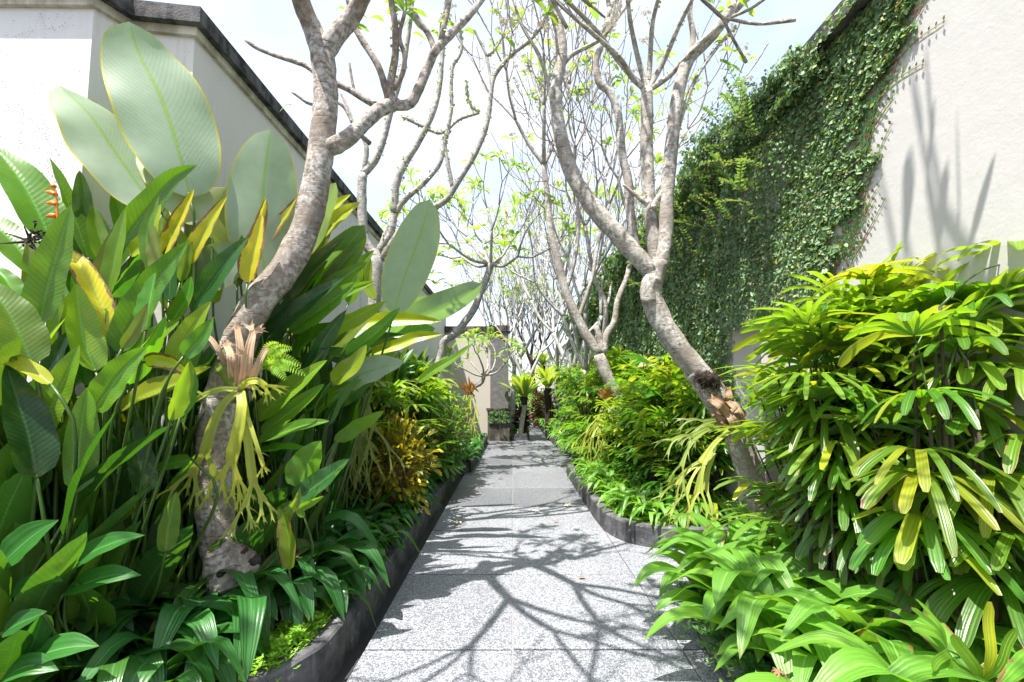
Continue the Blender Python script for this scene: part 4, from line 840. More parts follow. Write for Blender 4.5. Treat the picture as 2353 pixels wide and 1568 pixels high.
for (px, py, Y, dx, dy, dz, L, n, tn) in ((2280, 1093, 1.95, -.7, -.6, -.15, .36, 8, (.5, .25, 0)), (2236, 844, 2.1, -.5, -.8, 0, .36, 8, (.7, .25, 0)), (2350, 860, 2.0, -.6, -.6, .1, .36, 8, (.6, .3, .05)),
    (2310, 690, 2.1, .1, -.7, .75, .34, 9, (.9, .4, 0)), (2330, 600, 2.2, -.9, -.3, .45, .38, 8, (.8, .35, 0)), (2298, 1340, 1.9, -.6, -.7, -.1, .34, 8, (.35, .1, .1)), (2340, 1230, 1.85, -.3, -.8, 0, .34, 7, (.4, .2, .1)),
    (2250, 960, 2.15, -.7, -.5, .1, .36, 8, (.55, .1, 0)), (2190, 1180, 2.15, -.6, -.7, 0, .34, 8, (.35, .1, .05)), (2360, 1010, 1.95, -.6, -.7, .1, .36, 8, (.6, .2, 0)), (2210, 740, 2.25, -.8, -.5, .3, .36, 8, (.8, .3, 0)),
    (2140, 1330, 2.2, -.4, -.8, -.1, .3, 7, (.25, .05, .1)), (2260, 1250, 2.1, .2, -.8, 0, .34, 8, (.3, .05, .05)), (2290, 780, 2.15, -.7, -.5, .4, .36, 9, (.85, .35, 0))):
    pa.frond(at(px, py, Y), V3(dx, dy, dz), L*1.12, .029, n+1, 1.45, .45, (tn[0], tn[1]*.6, tn[2]), detail=(12, 6))
rg = random.Random(6)
for k in range(40):
    px = rg.uniform(2090, 2380); py = rg.uniform(640, 1400); pa.frond(at(px, py, rg.uniform(2.0, 2.35)), V3(rg.uniform(-.9, .3), -.7, rg.uniform(-.1, .35)+(.5 if py < 800 else 0)), .38, rg.uniform(.018, .028), 9, 1.5, .45, (rg.uniform(.3, .8), rg.uniform(0, .2), 0), detail=(10, 4))
pa.done()
pb = Palm('fan palm with shining blades right of the leaning trunk, below the bare wall', (1.85, 2.75, .14), 102)
for (px, py, Y, dx, dy, dz, L, n, tn) in ((1993, 790, 2.7, -.3, -.6, .75, .40, 10, (.85, .35, 0)), (2001, 735, 2.75, -.7, -.5, .5, .40, 9, (.8, .3, 0)), (1857, 914, 2.75, -.7, -.7, 0, .38, 9, (.6, .12, 0)), (1975, 914, 2.6, -.6, -.7, .1, .40, 9, (.6, .15, 0)),
    (2108, 1088, 2.45, -.6, -.7, -.1, .38, 9, (.5, .12, 0)), (1908, 1031, 2.65, -.6, -.7, 0, .38, 9, (.5, .08, 0)), (1939, 1124, 2.55, -.6, -.7, -.1, .36, 9, (.4, .1, 0)), (2128, 934, 2.45, -.6, -.7, .1, .40, 9, (.55, .12, 0)),
    (2060, 1000, 2.55, -.5, -.8, 0, .38, 9, (.5, .1, 0)), (2090, 850, 2.6, -.7, -.5, .2, .40, 9, (.7, .2, 0)), (1880, 800, 2.85, -.9, -.3, .2, .40, 9, (.7, .2, 0)), (2110, 760, 2.6, -.6, -.5, .6, .40, 9, (.85, .3, 0)),
    (2000, 1200, 2.5, -.5, -.8, -.2, .36, 8, (.3, .08, .05)), (2080, 1230, 2.4, -.4, -.8, -.2, .36, 8, (.3, .08, .05)), (1890, 960, 2.75, -.8, -.5, .1, .38, 9, (.6, .2, 0)), (1930, 1150, 2.7, -.6, -.7, -.2, .36, 8, (.4, .25, .05)),
    (1930, 700, 2.8, -.6, -.2, .7, .40, 9, (.85, .3, 0)), (2050, 680, 2.7, .1, -.4, .9, .40, 9, (.8, .3, 0))):
    pb.frond(at(px, py, Y), V3(dx, dy, dz), L*1.15, .018, n+2, 1.55, .40, (tn[0], tn[1]*.6, tn[2]), detail=(11, 4))
for k in range(64):
    px = rg.uniform(1780, 2230); py = rg.uniform(700+max(0, 1900-px)*.6, 1260); px = max(px, 1640+(py-900)*.45+235); pb.frond(at(px, py, rg.uniform(2.5, 2.95)), V3(rg.uniform(-1, .2), -.7, rg.uniform(-.2, .4)+(.5 if py < 850 else 0)), .44, rg.uniform(.015, .023), 10, 1.6, rg.uniform(.2, .45), (rg.uniform(.3, .85), rg.uniform(0, .2), 0), detail=(9, 4))
pb.done()
pc = Palm('upright fan palm whose tips stand against the bare plaster wall', (2.12, 2.7, .14), 103)
rg = random.Random(9)
for k in range(32):
    px = rg.uniform(1900, 2345); py = rg.uniform(640, 900); Y = rg.uniform(2.55, 2.8)
    pc.frond(at(px, py, Y), V3(rg.uniform(-.9, .4), rg.uniform(-.9, .2), rg.uniform(.2, 1)), .40, .026, 9, 1.5, .35, (rg.uniform(.6, .95), rg.uniform(.1, .4), 0))
pc.done()
pd = Palm('shaded fan palm low behind the broad straps on the right', (1.75, 2.5, .14), 104)
for k in range(44):
    px = rg.uniform(1900, 2340); py = rg.uniform(1020, 1400); Y = rg.uniform(2.45, 2.9)
    pd.frond(at(px, py, Y), V3(rg.uniform(-.8, .2), -.8, rg.uniform(-.2, .2)), .34, .025, 8, 1.5, .5, (rg.uniform(.2, .5), rg.uniform(0, .12), rg.uniform(0, .1)))
pd.done()
pe = Palm('small young fan palm with bright stiff blades at the bottom right', (1.75, 1.62, .13), 105)
pe.frond(at(2177, 1493, 1.7), V3(-.6, -.2, .5), .26, .018, 5, 1.1, .2, (.9, .1, 0), V3(.4, -.7, .6)); pe.frond(at(2255, 1568, 1.65), V3(0, -.1, 1), .30, .016, 3, .5, .05, (1, .15, 0), V3(0, -1, .1))
pe.done()
# beds of palms farther on: every palm is fronds plus canes
rg = random.Random(17); protos = []
for j in range(4):
    pr = Palm('fan palm', (0, 0, 0), 200+j)
    mb = MB()
    for k in range(54):
        a = rg.uniform(0, 6.28); h = rg.uniform(.25, 1.60); rr = rg.uniform(.05, .46)*(1.2-.3*h); hub = V3(math.cos(a)*rr, math.sin(a)*rr, h)
        fan(mb, hub, V3(math.cos(a), math.sin(a), rg.uniform(-.1, .9)*(h+.1)), UP*1.0-V3(math.cos(a), math.sin(a), 0)*.3, rg.uniform(.30, .42), .021, rg.randint(6, 9), 1.6, rg, rg.uniform(.15, .5), (rg.uniform(.5, 1.0), max(0, rg.uniform(-.1, .28)*h), 0), 5, 2)
        pr.ct.append((V3(rg.uniform(-.1, .1), rg.uniform(-.1, .1), 0), hub))
    mb.build('fronds', M['palm'], pr.root); cb = MB()
    for f, k in pr.ct: cb.tube([f, f.lerp(k, .5)+V3(.01, 0, 0), k], [.010, .009, .005], 5, n=4)
    cb.build('cane', M['cane'], pr.root); protos.append(pr.root)
spots = [(1.85, 4.95, .66), (2.15, 5.05, .9), (1.70, 5.5, .68), (1.98, 5.7, 1.0), (1.65, 6.2, .72), (2.05, 6.4, 1.15), (1.62, 6.9, .78), (2.1, 7.3, 1.2), (1.52, 7.6, .9), (1.8, 5.3, .85), (1.75, 6.0, .9), (2.15, 5.9, 1.1), (1.85, 6.7, .95), (1.9, 8.1, 1.25), (1.5, 8.5, 1.05), (2.0, 9.0, 1.3), (1.7, 9.6, 1.15), (2.05, 10.3, 1.35), (1.65, 10.9, 1.2), (1.95, 11.8, 1.3), (1.75, 12.6, 1.15), (2.0, 13.6, 1.3), (2.15, 15.2, 1.3), (2.2, 3.5, 1.0), (2.18, 3.1, 1.1), (2.2, 2.9, .8), (2.1, 2.5, .85)]
left = [(-1.5, 5.2, .95), (-1.75, 5.9, 1.1), (-1.4, 6.4, .95), (-1.7, 7.0, 1.15), (-1.38, 7.7, 1.0), (-1.65, 8.3, 1.1), (-1.4, 9.0, .8), (-1.75, 9.8, .8), (-1.75, 4.9, 1.0)]
for k, (x, y, s_) in enumerate(spots + left):
    lab = ('bright yellow-green fan palm in the middle right bed beside the path' if 4.6 < y < 8.3 and x > 0 else 'distant fan palm along the right-hand side of the narrowing path' if x > 0 and y >= 8.3 else
           'fan palm against the right wall behind the leaning frangipani foot' if x > 0 else 'dark fan palm in the left bed between the croton and the end wall')
    grp = GP if x > 0 else 'fan palms in the left bed'
    pr = protos[k % 4]
    if k < 4: o = pr; o.location = (x, y, .13); o.rotation_euler = (0, 0, rg.random()*6); o.scale = (s_,)*3; o['label'] = lab; o['group'] = grp
    else: dup(pr, (x, y, .13), rg.random()*6.28, s_, lab, grp)

# ------------------------------------------------------------------ strap-leaved border plants
def rosette(name, n, L, wd, mat, seed, nu=9, nv=4, dz=.18, up=(.5, 1.25), tint=(.2, .8), yel=.08):
    rng = random.Random(seed); mb = MB()
    for k in range(n):
        a = 2.399*k + rng.uniform(-.3, .3); o = V3(math.cos(a), math.sin(a), 0); e = rng.uniform(*up); l = L*rng.uniform(.7, 1.15)
        P = [o*.01, o*l*.40*math.cos(e)+UP*l*.45*math.sin(e), o*l*.80*math.cos(e*.8)+UP*l*.62*math.sin(e), o*l*(1.02*math.cos(e*.6))+UP*l*(.55*math.sin(e)-dz)]
        mb.blade(P, wd*rng.uniform(.7, 1.15), UP - o*.5, p_strap, nu, nv, .22, .05, (rng.uniform(*tint), max(0, rng.uniform(-.2, yel)), .35 if rng.random() < .03 else 0), rng, twist=rng.uniform(-.4, .4))
    return mb, mat
def rosette_obj(name, n, L, wd, mat, seed, **k):
    mb, mt = rosette(name, n, L, wd, mat, seed, **k); return mb.build(name, M[mt])
def place_all(name, protos, spots, labf, cat, grpf, rng, z=.15):
    for k, (x, y, s_) in enumerate(spots):
        pr = protos[k % len(protos)]; lab = labf(x, y); grp = grpf(x, y)
        if k < len(protos): o = pr
        else: o = pr.copy(); COL.objects.link(o)
        o.location = (x, y, z); o.rotation_euler = (rng.uniform(-.15, .15), rng.uniform(-.15, .15), rng.random()*6.28); o.scale = (s_*rng.uniform(.9, 1.12),)*3
        tag(o, lab, cat, grp)
rg = random.Random(23)
# left border (dark)
sp = []
y = 2.35
while y < 12.8:
    x0 = -1.17 if y < 8.3 else -.93
    for off in ((0, .22, .45) if y > 3.0 else (.26, .5)):
        if off == .45 and rg.random() < .35: continue
        sp.append((x0 - off + rg.uniform(-.05, .05) - (max(0, 2.7-y)*.7), y + rg.uniform(-.1, .1), (1.0 if off else .85)*(1 if y < 5 else .95)))
    y += .23 if y < 4.5 else .33
sp = [(x_, y_, s_*(1.65 if y_ < 3.6 else 1.2 if y_ < 5 else 1)) for x_, y_, s_ in sp]
sp += [(-1.52, 2.6, 1.5), (-1.68, 2.35, 1.5), (-1.42, 2.75, 1.4), (-1.45, 3.3, 1.4), (-1.4, 3.8, 1.3), (-1.75, 2.1, 1.5), (-1.95, 2.05, 1.0), (-2.2, 1.98, 1.3), (-1.55, 2.05, 1.3), (-2.1, 2.2, 1.4), (-1.62, 2.2, 1.4), (-1.85, 1.95, 1.2)]
pl = [rosette_obj('strap_leaf_plant', 12, .40, .046, 'strap', 300+j, nu=10, nv=4, tint=(.35, 1.0), dz=.25) for j in range(6)]
place_all('strap_leaf_plant', pl, sp, lambda x, y: 'dark green strap-leaved plant lining the left kerb near the camera, around the trunk foot' if y < 3.3 else 'dark strap-leaved plant spilling over the left kerb beside the mid path' if y < 8.3 else 'far strap-leaved plant at the foot of the left bed before the end wall',
          'border plant', lambda x, y: 'strap plants along the left kerb', rg)
# middle right border (bright) and far
sp = []
for k in range(46):
    t = rg.random(); y = 4.75 + t*3.4; x0 = 1.26 + max(0, 5.3-y)*.45
    sp.append((x0 + rg.choice((0, .18, .36)) + rg.uniform(-.06, .06), y, rg.uniform(.85, 1.1)))
for k in range(7): sp.append((1.45+k*.13, 4.68 + rg.uniform(-.02, .1), .9))
for k in range(22): sp.append((rg.uniform(1.28, 1.6), rg.uniform(9, 13.5), rg.uniform(.9, 1.3)))
for k in range(8): sp.append((rg.uniform(1.2, 1.5), rg.uniform(13.5, 20), rg.uniform(.9, 1.2)))
for k in range(7): sp.append((rg.uniform(.05, .45), rg.uniform(YB+.05, YB+1.2), .75))
pl = [rosette_obj('strap_leaf_plant', 14, .42, .036, 'strap_light', 320+j, nu=9, nv=4, tint=(.4, 1.0), dz=.22) for j in range(5)]
place_all('strap_leaf_plant', pl, sp, lambda x, y: 'bright strap-leaved plant along the rounded kerb of the middle right bed' if y < 8.4 else 'small strap plant in the planter box beside the pillar' if x < .6 else 'distant strap-leaved clump where the path narrows on the right',
          'border plant', lambda x, y: 'strap plants along the right kerbs', rg)
# near right border: broad light blades
sp = []
for (x, y, s_) in ((1.30, 3.15, .95), (1.42, 2.95, 1.0), (1.55, 3.15, 1.05), (1.38, 2.7, 1.0), (1.6, 2.75, 1.1), (1.75, 3.0, 1.0), (1.33, 2.45, 1.0), (1.52, 2.4, 1.1), (1.72, 2.5, 1.1), (1.40, 2.15, 1.05), (1.6, 2.1, 1.15), (1.38, 1.9, 1.0), (1.55, 1.85, 1.1), (1.8, 2.15, 1.1), (1.45, 1.65, 1.0), (1.7, 1.75, 1.05), (1.5, 3.35, .9), (1.75, 3.3, .9), (1.9, 1.9, 1.0), (1.95, 2.4, 1.0), (1.28, 2.9, .8), (2.0, 1.75, 1.2), (2.15, 2.1, 1.1), (1.85, 1.6, 1.2), (1.62, 1.55, 1.1), (2.1, 1.55, 1.2)): sp.append((x, y, s_*1.28))
pl = [rosette_obj('broad_strap_plant', 13, .48, .062, 'strap_light', 340+j, nu=14, nv=6, tint=(.45, 1.0), up=(.6, 1.3), dz=.12) for j in range(5)]
place_all('broad_strap_plant', pl, sp, lambda x, y: 'broad light green strap plant at the near end of the right bed' if y < 2.3 else 'broad light green strap plant leaning over the path below the right fan palms' if y < 3.05 else 'broad strap plant in front of the leaning frangipani foot',
          'border plant', lambda x, y: 'broad strap plants at the near right', rg, z=.12)

# ------------------------------------------------------------------ low creeping cover
def cover(name, label, mat, pts, h, n, leaf, seed, spread=.09):
    rng = random.Random(seed); mb = MB()
    for k in range(n):
        i = rng.random()*(len(pts)-1); a = int(i); t = i-a
        x = pts[a][0]+(pts[a+1][0]-pts[a][0])*t + rng.gauss(0, spread*.6); y = pts[a][1]+(pts[a+1][1]-pts[a][1])*t + rng.gauss(0, spread*.6)
        if (x < 0 and x > -1.035) or (x > 0 and y > 5.2 and x < 1.03): continue
        hh = h*(.55 + .45*math.sin(x*31+y*17)*math.cos(y*23))*math.exp(-((x-(pts[a][0]+(pts[a+1][0]-pts[a][0])*t))/spread)**2*.3)
        p = V3(x, y, .15 + max(0, hh)*rng.uniform(.6, 1.1)); q = rng.random()*6.28
        for j in range(3):
            o = V3(math.cos(q+2.1*j), math.sin(q+2.1*j), rng.uniform(.1, .7)).normalized(); L = leaf*rng.uniform(.7, 1.2); s = o.cross(UP).normalized()*L*.26
            mb.add([p, p+o*L*.45+s, p+o*L, p+o*L*.45-s], [(0, 3, 2, 1)], [(0, .5), (.45, 1), (1, .5), (.45, 0)], (rng.uniform(.2, .95), max(0, rng.uniform(-.2, .2)), 0))
    o = mb.build(name, M[mat], origin=(pts[0][0], pts[0][1], .15)); return tag(o, label, 'ground cover', kind='stuff')
cover('groundcover', 'lime green creeping cover inside the near bend of the left kerb', 'cover', [(-1.75, 1.98), (-1.42, 2.12), (-1.20, 2.35), (-1.12, 2.7), (-1.1, 3.3)], .13, 4600, .030, 401, .10)
cover('groundcover', 'thin lime cover between strap plants along the left kerb', 'cover', [(-1.12, 3.2), (-1.12, 5), (-1.12, 8)], .07, 1500, .022, 402, .05)
cover('groundcover', 'lime yellow creeping cover edging the rounded right kerb', 'cover', [(2.2, 4.58), (1.75, 4.57), (1.40, 4.65), (1.2, 4.85), (1.12, 5.3), (1.1, 6.2), (1.1, 7.9)], .08, 3800, .024, 403, .055)
cover('groundcover', 'dark mint-leaved creeper spilling on to the path at the lower right', 'mint', [(1.22, 3.1), (1.14, 2.7), (1.12, 2.2), (1.12, 1.7)], .14, 3400, .028, 404, .10)

# ------------------------------------------------------------------ creeping fig on the right wall
rng = np.random.default_rng(5)
def inside(poly, x, y):
    r = np.zeros(len(x), bool); n = len(poly)
    for i in range(n):
        (x0, y0), (x1, y1) = poly[i], poly[(i+1) % n]
        c = ((y0 > y) != (y1 > y)) & (x < (x1-x0)*(y-y0)/(y1-y0+1e-12)+x0); r ^= c
    return r
def wall_pt(px, py):
    d = ray(px, py); t = XW_R/d.x; p = CAM + d*t; return (p.y, p.z)
fig_poly = [wall_pt(*q) for q in ((2112, -8), (2075, 60), (2035, 150), (2015, 230), (1990, 300), (1985, 380), (1962, 480), (1948, 570), (1905, 630), (1890, 680), (1800, 730), (1700, 752), (1690, 860))]
fig_poly = fig_poly + [(5.2, 0), (YE+.02, 0), (YE+.02, ZR+.12), (12, ZR+.12), (6, ZR+.12), (4, ZR+.1), (3.3, ZR-.11), (2.62, ZR-.12)]
def fig(name, n, poly, mats, off0, off1, size, zb=None, frng=rng, sparse=False):
    ys = [p[0] for p in poly]; zs = [p[1] for p in poly]
    y0, y1 = min(ys), max(ys)
    # denser where it is near
    t = frng.random(n*3); Y = 1/(1/y0 + (1/y1-1/y0)*t**1.0); Z = frng.uniform(min(zs), max(zs), n*3)
    jag = .10*np.sin(Z*9.1)+.07*np.sin(Z*23+1)+.05*np.sin(Z*51)
    k = inside(poly, Y+jag*(Y < 5.5), Z); Y, Z = Y[k][:n], Z[k][:n]; n = len(Y)
    clump = .5+.28*np.sin(Y*3.1+1.3*np.sin(Z*2.3))+.22*np.sin(Z*5.3+Y*2.2)+.2*np.sin(Y*9+Z*7)
    topb = np.clip((Z-ZR+1.3)/1.3, 0, 1)*np.clip((Y-3.2)/1.8, .0, 1)
    depth = off0 + (off1-off0)*np.clip(clump, 0, 1.2)*(.12+topb*1.15)*np.clip((Y-2.9)/1.0, 0.05, 1)
    X = XW_R - depth*frng.random(n)**.6 - .006
    over = Z > ZR-.15
    X = np.where(over, XW_R - .085 - frng.random(n)*.10 - depth*.3 + frng.random(n)*.45*(Z > ZR-.02), X)
    Zb = np.where(Z > ZR, ZR + (Z-ZR)*(.6+clump*.8), Z)
    s = size*(.5+.55*frng.random(n)+.6*(frng.random(n) < .12))*np.clip(Y/5, .8, 2.6)*np.where(Y < 5, .9, 1)
    # leaf frame: faces outwards (-x), tilted; hangs
    nx = -1+.0*X; ny = frng.normal(0, .55, n); nz_ = frng.normal(.35, .55, n); N = np.stack([nx, ny, nz_], 1); N /= np.linalg.norm(N, axis=1)[:, None]
    D = np.stack([frng.normal(0, .3, n), frng.normal(0, .7, n), frng.normal(-.35, .7, n)], 1); D -= N*(D*N).sum(1)[:, None]; D /= np.linalg.norm(D, axis=1)[:, None]
    S = np.cross(D, N); C = np.stack([X, Y, Zb], 1)
    sh = [(-.5, 0, 0), (-.15, .33, .05), (.25, .27, .05), (.55, 0, -.05), (.25, -.27, .05), (-.15, -.33, .05)]
    V = np.stack([C + D*(a*s)[:, None] + S*(b*s)[:, None] + N*(c*s)[:, None] for a, b, c in sh], 1).reshape(-1, 3)
    me = bpy.data.meshes.new(name); me.vertices.add(len(V)); me.vertices.foreach_set('co', (V-np.array([XW_R, 5, 1.5])).ravel())
    q = np.array([[0, 3, 2, 1], [0, 5, 4, 3]])
    F = (np.arange(n)[:, None, None]*6 + q[None]).reshape(-1)
    me.loops.add(len(F)); me.loops.foreach_set('vertex_index', F.astype(np.int32)); me.polygons.add(n*2)
    me.polygons.foreach_set('loop_start', np.arange(0, n*8, 4, dtype=np.int32)); me.polygons.foreach_set('loop_total', np.full(n*2, 4, np.int32)); me.update(calc_edges=True)
    uv = np.array([(0, .5), (.35, 1), (.75, .9), (1, .5), (.75, .1), (.35, 0)], np.float32); ul = me.uv_layers.new(name='UV'); ul.data.foreach_set('uv', np.tile(uv, (n, 1))[F].ravel())
    ti = np.ones((n, 4), np.float32); ti[:, 0] = frng.uniform(.1, 1, n); ti[:, 1] = np.where(frng.random(n) < .16, frng.uniform(.15, .6, n), 0); ti[:, 2] = np.where(frng.random(n) < .05, .8, 0)
    ca = me.color_attributes.new('tint', 'FLOAT_COLOR', 'POINT'); ca.data.foreach_set('color', np.repeat(ti, 6, 0).ravel())
    me.materials.append(mats); me.polygons.foreach_set('use_smooth', np.ones(n*2, bool)); me.validate()
    o = bpy.data.objects.new(name, me); COL.objects.link(o); return o
rf = thing('creeping_fig', 'creeping fig smothering the far half of the right wall and spilling over its coping', 'climbing plant', (XW_R, 5, 1.5))
ob = fig('foliage', 64000, fig_poly, M['fig'], .03, .55, .050); ob.parent = rf
ob['kind'] = 'stuff'
ob = fig('coping_foliage', 15000, [(3.3, ZR-.35), (3.0, ZR-.2), (3.7, ZR+.10), (5, ZR+.22), (9, ZR+.3), (YE, ZR+.25), (YE, ZR-.5), (5, ZR-.5)], M['fig'], .15, .62, .052); ob.parent = rf; ob['kind'] = 'stuff'
# runners creeping forward on the bare plaster, each a stem with a row of leaves
rg = random.Random(31); st = MB(); lf = MB()
def runner(px, py, dx, dy, n, Y0=None):
    y, z = wall_pt(px, py); P = []; ang = math.atan2(dy, dx)
    for k in range(n):
        P.append(V3(XW_R-.006, y, z)); ang += rg.uniform(-.12, .12); st_ = .045
        y -= math.cos(ang)*st_; z += math.sin(ang)*st_
    if len(P) < 3: return
    st.tube(P, [.003, .0025, .0015], 4, n=len(P)*2)
    for k, p in enumerate(P):
        for sgn in (-1, 1):
            T = (P[min(k+1, n-1)]-P[max(0, k-1)]).normalized(); s_ = V3(0, -T.z, T.y)*sgn; L = rg.uniform(.030, .048)*(1-.4*k/n)
            o = (s_*.8+T*.5+V3(-.25, 0, 0)).normalized(); b = p + V3(-.004, 0, 0); q = o.cross(V3(-1, 0, 0)).normalized()*L*.38
            lf.add([b, b+o*L*.5+q, b+o*L*1.1, b+o*L*.5-q], [(0, 1, 2, 3)], [(0, .5), (.5, 1), (1, .5), (.5, 0)], (rg.uniform(.3, 1), rg.choice((0, 0, .2)), 1.0 if rg.random() < (.10+.3*k/n) else 0))
for px, py, dx, dy, n in ((2050, 90, .75, .65, 16), (2035, 130, .8, .6, 14), (2020, 170, .85, .5, 13), (2010, 200, .9, .35, 12), (2010, 230, .95, .2, 9), (2070, 40, .75, .65, 10), (2075, 55, .72, .66, 13), (2060, 75, .75, .62, 12), (2045, 110, .78, .6, 12), (2030, 150, .8, .55, 11), (2022, 185, .8, .5, 10), (2090, 20, .7, .7, 11), (1985, 330, .55, .8, 9), (1995, 300, .5, .8, 9), (1975, 420, .6, .7, 9), (1960, 460, .5, .85, 8), (1975, 520, .6, .75, 7), (1955, 560, .6, .6, 8),
    (1960, 590, .75, .55, 10), (1945, 600, .7, .7, 9), (1980, 260, .3, .9, 8), (1965, 350, .4, .9, 9), (1990, 380, .5, .8, 8), (1940, 640, .6, .5, 7), (1985, 440, .5, .8, 10), (1970, 500, .5, .8, 9), (2000, 270, .45, .85, 12), (1955, 400, .4, .9, 10), (1950, 520, .5, .8, 10)): runner(px, py, dx, dy, n)
for k in range(60):
    q = rg.choice(((2040, 130), (2015, 220), (1990, 300), (1985, 380), (1962, 480), (1950, 560), (1910, 630))); runner(q[0]+rg.uniform(-25, 12), q[1]+rg.uniform(-40, 40), rg.uniform(.2, .9), rg.uniform(.2, 1), rg.randint(3, 7))
st.build('runner', M['stalk_dry'], rf); lf.build('runner_leaves', M['fig'], rf)
# leafy sprays that stick out of the fig's top edge
mb = MB(); sb = MB()
for k in range(150):
    Y = 1/(rg.uniform(1/14.0, 1/3.7)); b = V3(XW_R-.1-rg.uniform(0, .3), Y, ZR-rg.uniform(-.1, 1.2)**1.0); d = V3(rg.uniform(-1, -.1), rg.uniform(-.8, .5), rg.uniform(-.1, .9)).normalized(); L = rg.uniform(.18, .42)
    P = spline([b, b+d*L*.5, b+d*L+V3(0, 0, -L*.12)], 8); sb.tube(P, [.004, .002], 4, n=8)
    for i, p in enumerate(P[1:]):
        for sgn in (-1, 1):
            o = (d.cross(UP).normalized()*sgn + d*.5 + V3(0, 0, rg.uniform(-.2, .5))).normalized(); l = rg.uniform(.03, .05); q = o.cross(UP).normalized()*l*.36
            mb.add([p, p+o*l*.5+q, p+o*l*1.1, p+o*l*.5-q], [(0, 3, 2, 1)], [(0, .5), (.5, 1), (1, .5), (.5, 0)], (rg.uniform(.5, 1), rg.choice((0, 0, 0, .1, .2)), .6 if rg.random() < .05 else 0))
o = sb.build('twigs', M['stalk_dry'], rf); o['kind'] = 'stuff'; o = mb.build('spray_leaves', M['fig'], rf); o['kind'] = 'stuff'
# the fig column beyond, and the patch on the plinth
def fig_box(label, x0, x1, y, z0, z1, n, seed, size, off=.06):
    rg = random.Random(seed); mb = MB()
    for k in range(n):
        p = V3(rg.uniform(x0, x1), y-rg.random()*off, rg.uniform(z0, z1)); o = V3(rg.uniform(-1, 1), -.3, rg.uniform(-1, .4)).normalized(); L = size*rg.uniform(.6, 1.3); q = o.cross(V3(rg.uniform(-.5, .5), -1, rg.uniform(-.2, .6))).normalized()*L*.36
        mb.add([p, p+o*L*.5+q, p+o*L, p+o*L*.5-q], [(0, 1, 2, 3)], [(0, .5), (.5, 1), (1, .5), (.5, 0)], (rg.uniform(0, .8), rg.choice((0, 0, 0, .2)), 0))
    r = mb.build('creeping_fig', M['fig'], origin=((x0+x1)/2, y, z0)); return tag(r, label, 'climbing plant')
fig_box('small patch of creeping fig on the mossy plinth', xp0-.02, xp1+.03, YB-.205, .55, z1-.05, 1500, 7, .06, .03)
fig_box('fig-covered end of the right wall facing down the path', XW_R-.05, XW_R+.6, YE+.02, 0, ZR, 10, 8, .1)

# ------------------------------------------------------------------ staghorn ferns on the trunks
def antler(mb, p, d, L, wd, rng, lv=3, side=None, tint=(.6, .1, 0), droop=1.0, N=None):
    d = d.normalized(); N = N or (CAM-p).normalized()
    e = (d + V3(0, 0, -.45*droop)).normalized(); mid = p + d*L*.5; end = mid + e*L*.5
    f = (lambda a, b: (lambda u: a+(b-a)*u))(1.0, .8 if lv else .05)
    mb.blade([p, mid, end], wd, N, (lambda u: (1-.35*math.sin(u*3.14))*(1 if lv else 1-u*.95)+(.55*u*u if lv else 0)), 6, 2, .15, 0, (min(1, max(0, tint[0]+rng.uniform(-.1, .1))), tint[1], tint[2] if lv < 3 else 0), rng)
    if lv <= 0: return
    s = e.cross(N).normalized()
    for sg in ((-1, 1) if rng.random() < .75 else (-1, 0, 1)):
        antler(mb, end-e*L*.05+s*sg*wd*.55, (e + s*sg*rng.uniform(.25, .55) + N*rng.uniform(-.25, .35)).normalized(), L*rng.uniform(.5, .8), wd*.62, rng, lv-1, None, tint, droop, (N + s*rng.uniform(-.4, .4)).normalized())
def staghorn(label, base, seed, shields, fronds, bristle=False, name='staghorn_fern'):
    r = thing(name, label, 'fern', base, 'staghorn ferns strapped to the trunks'); rng = random.Random(seed)
    for (pts, wpx, Y, mt, tn) in shields:
        P = [at(x, y, Y) for x, y in pts]; mb = MB()
        if len(P) == 2: P = [P[0], (P[0]+P[1])/2 + V3(0, -.02, 0), P[1]]
        mb.blade(P, wpx/F_PX*Y/2, (CAM-P[0]).normalized()+V3(rng.uniform(-.3, .3), 0, .2), lambda u: .55+.5*u-.5*max(0, u-.85)/.15*.5, 12, 8, -.2, .25, tn, rng, lobes=.35, curl=.4); mb.build('shield_frond', M[mt], r)
    for (px, py, Y, dx, dy, dz, L, wd, lv, tn) in fronds:
        mb = MB(); antler(mb, at(px, py, Y), V3(dx, dy, dz), L, wd, rng, lv, tint=tn); mb.build('antler_frond', M['antler'], r)
    return r
def ribbon_frond(r, rng, Y, pts, w0, w1, forks, tint, mat='antler', yo=0.0):
    """one strap-like frond along pts whose end and sides fork"""
    mb = MB(); P = [at(x, y, Y - .05*math.sin(3.1*i/(len(pts)-1)) + yo*i/(len(pts)-1)) for i, (x, y) in enumerate(pts)]
    k = 1/F_PX*Y/2
    mb.blade(P, max(w0, w1)*k, (CAM-P[0]).normalized() + V3(rng.uniform(-.4, .4), 0, .2), (lambda u: (w0+(w1-w0)*u)/max(w0, w1)), 14, 4, .25, .1, tint, rng)
    for (u, ang, L, w, lv) in forks:
        C = spline(P, 20); i = min(20, int(u*20)); T = (C[min(20, i+1)]-C[max(0, i-1)]).normalized(); N = (CAM-C[i]).normalized(); s_ = T.cross(N).normalized()
        antler(mb, C[i]-T*.012, (T*math.cos(R(ang)) + s_*math.sin(R(ang))).normalized(), L, w*k, rng, lv, tint=tint, droop=.6)
    mb.build('antler_frond' if mat == 'antler' else 'shield_frond', M[mat], r)
sf = staghorn('big staghorn fern with papery tan shields and hanging yellow-green antlers on the near left trunk', at(540, 880, 2.52), 61, (([(546, 890), (528, 862), (512, 830)], 46, 2.46, 'antler', (.25, 0, .1)),), ())
rg = random.Random(3)
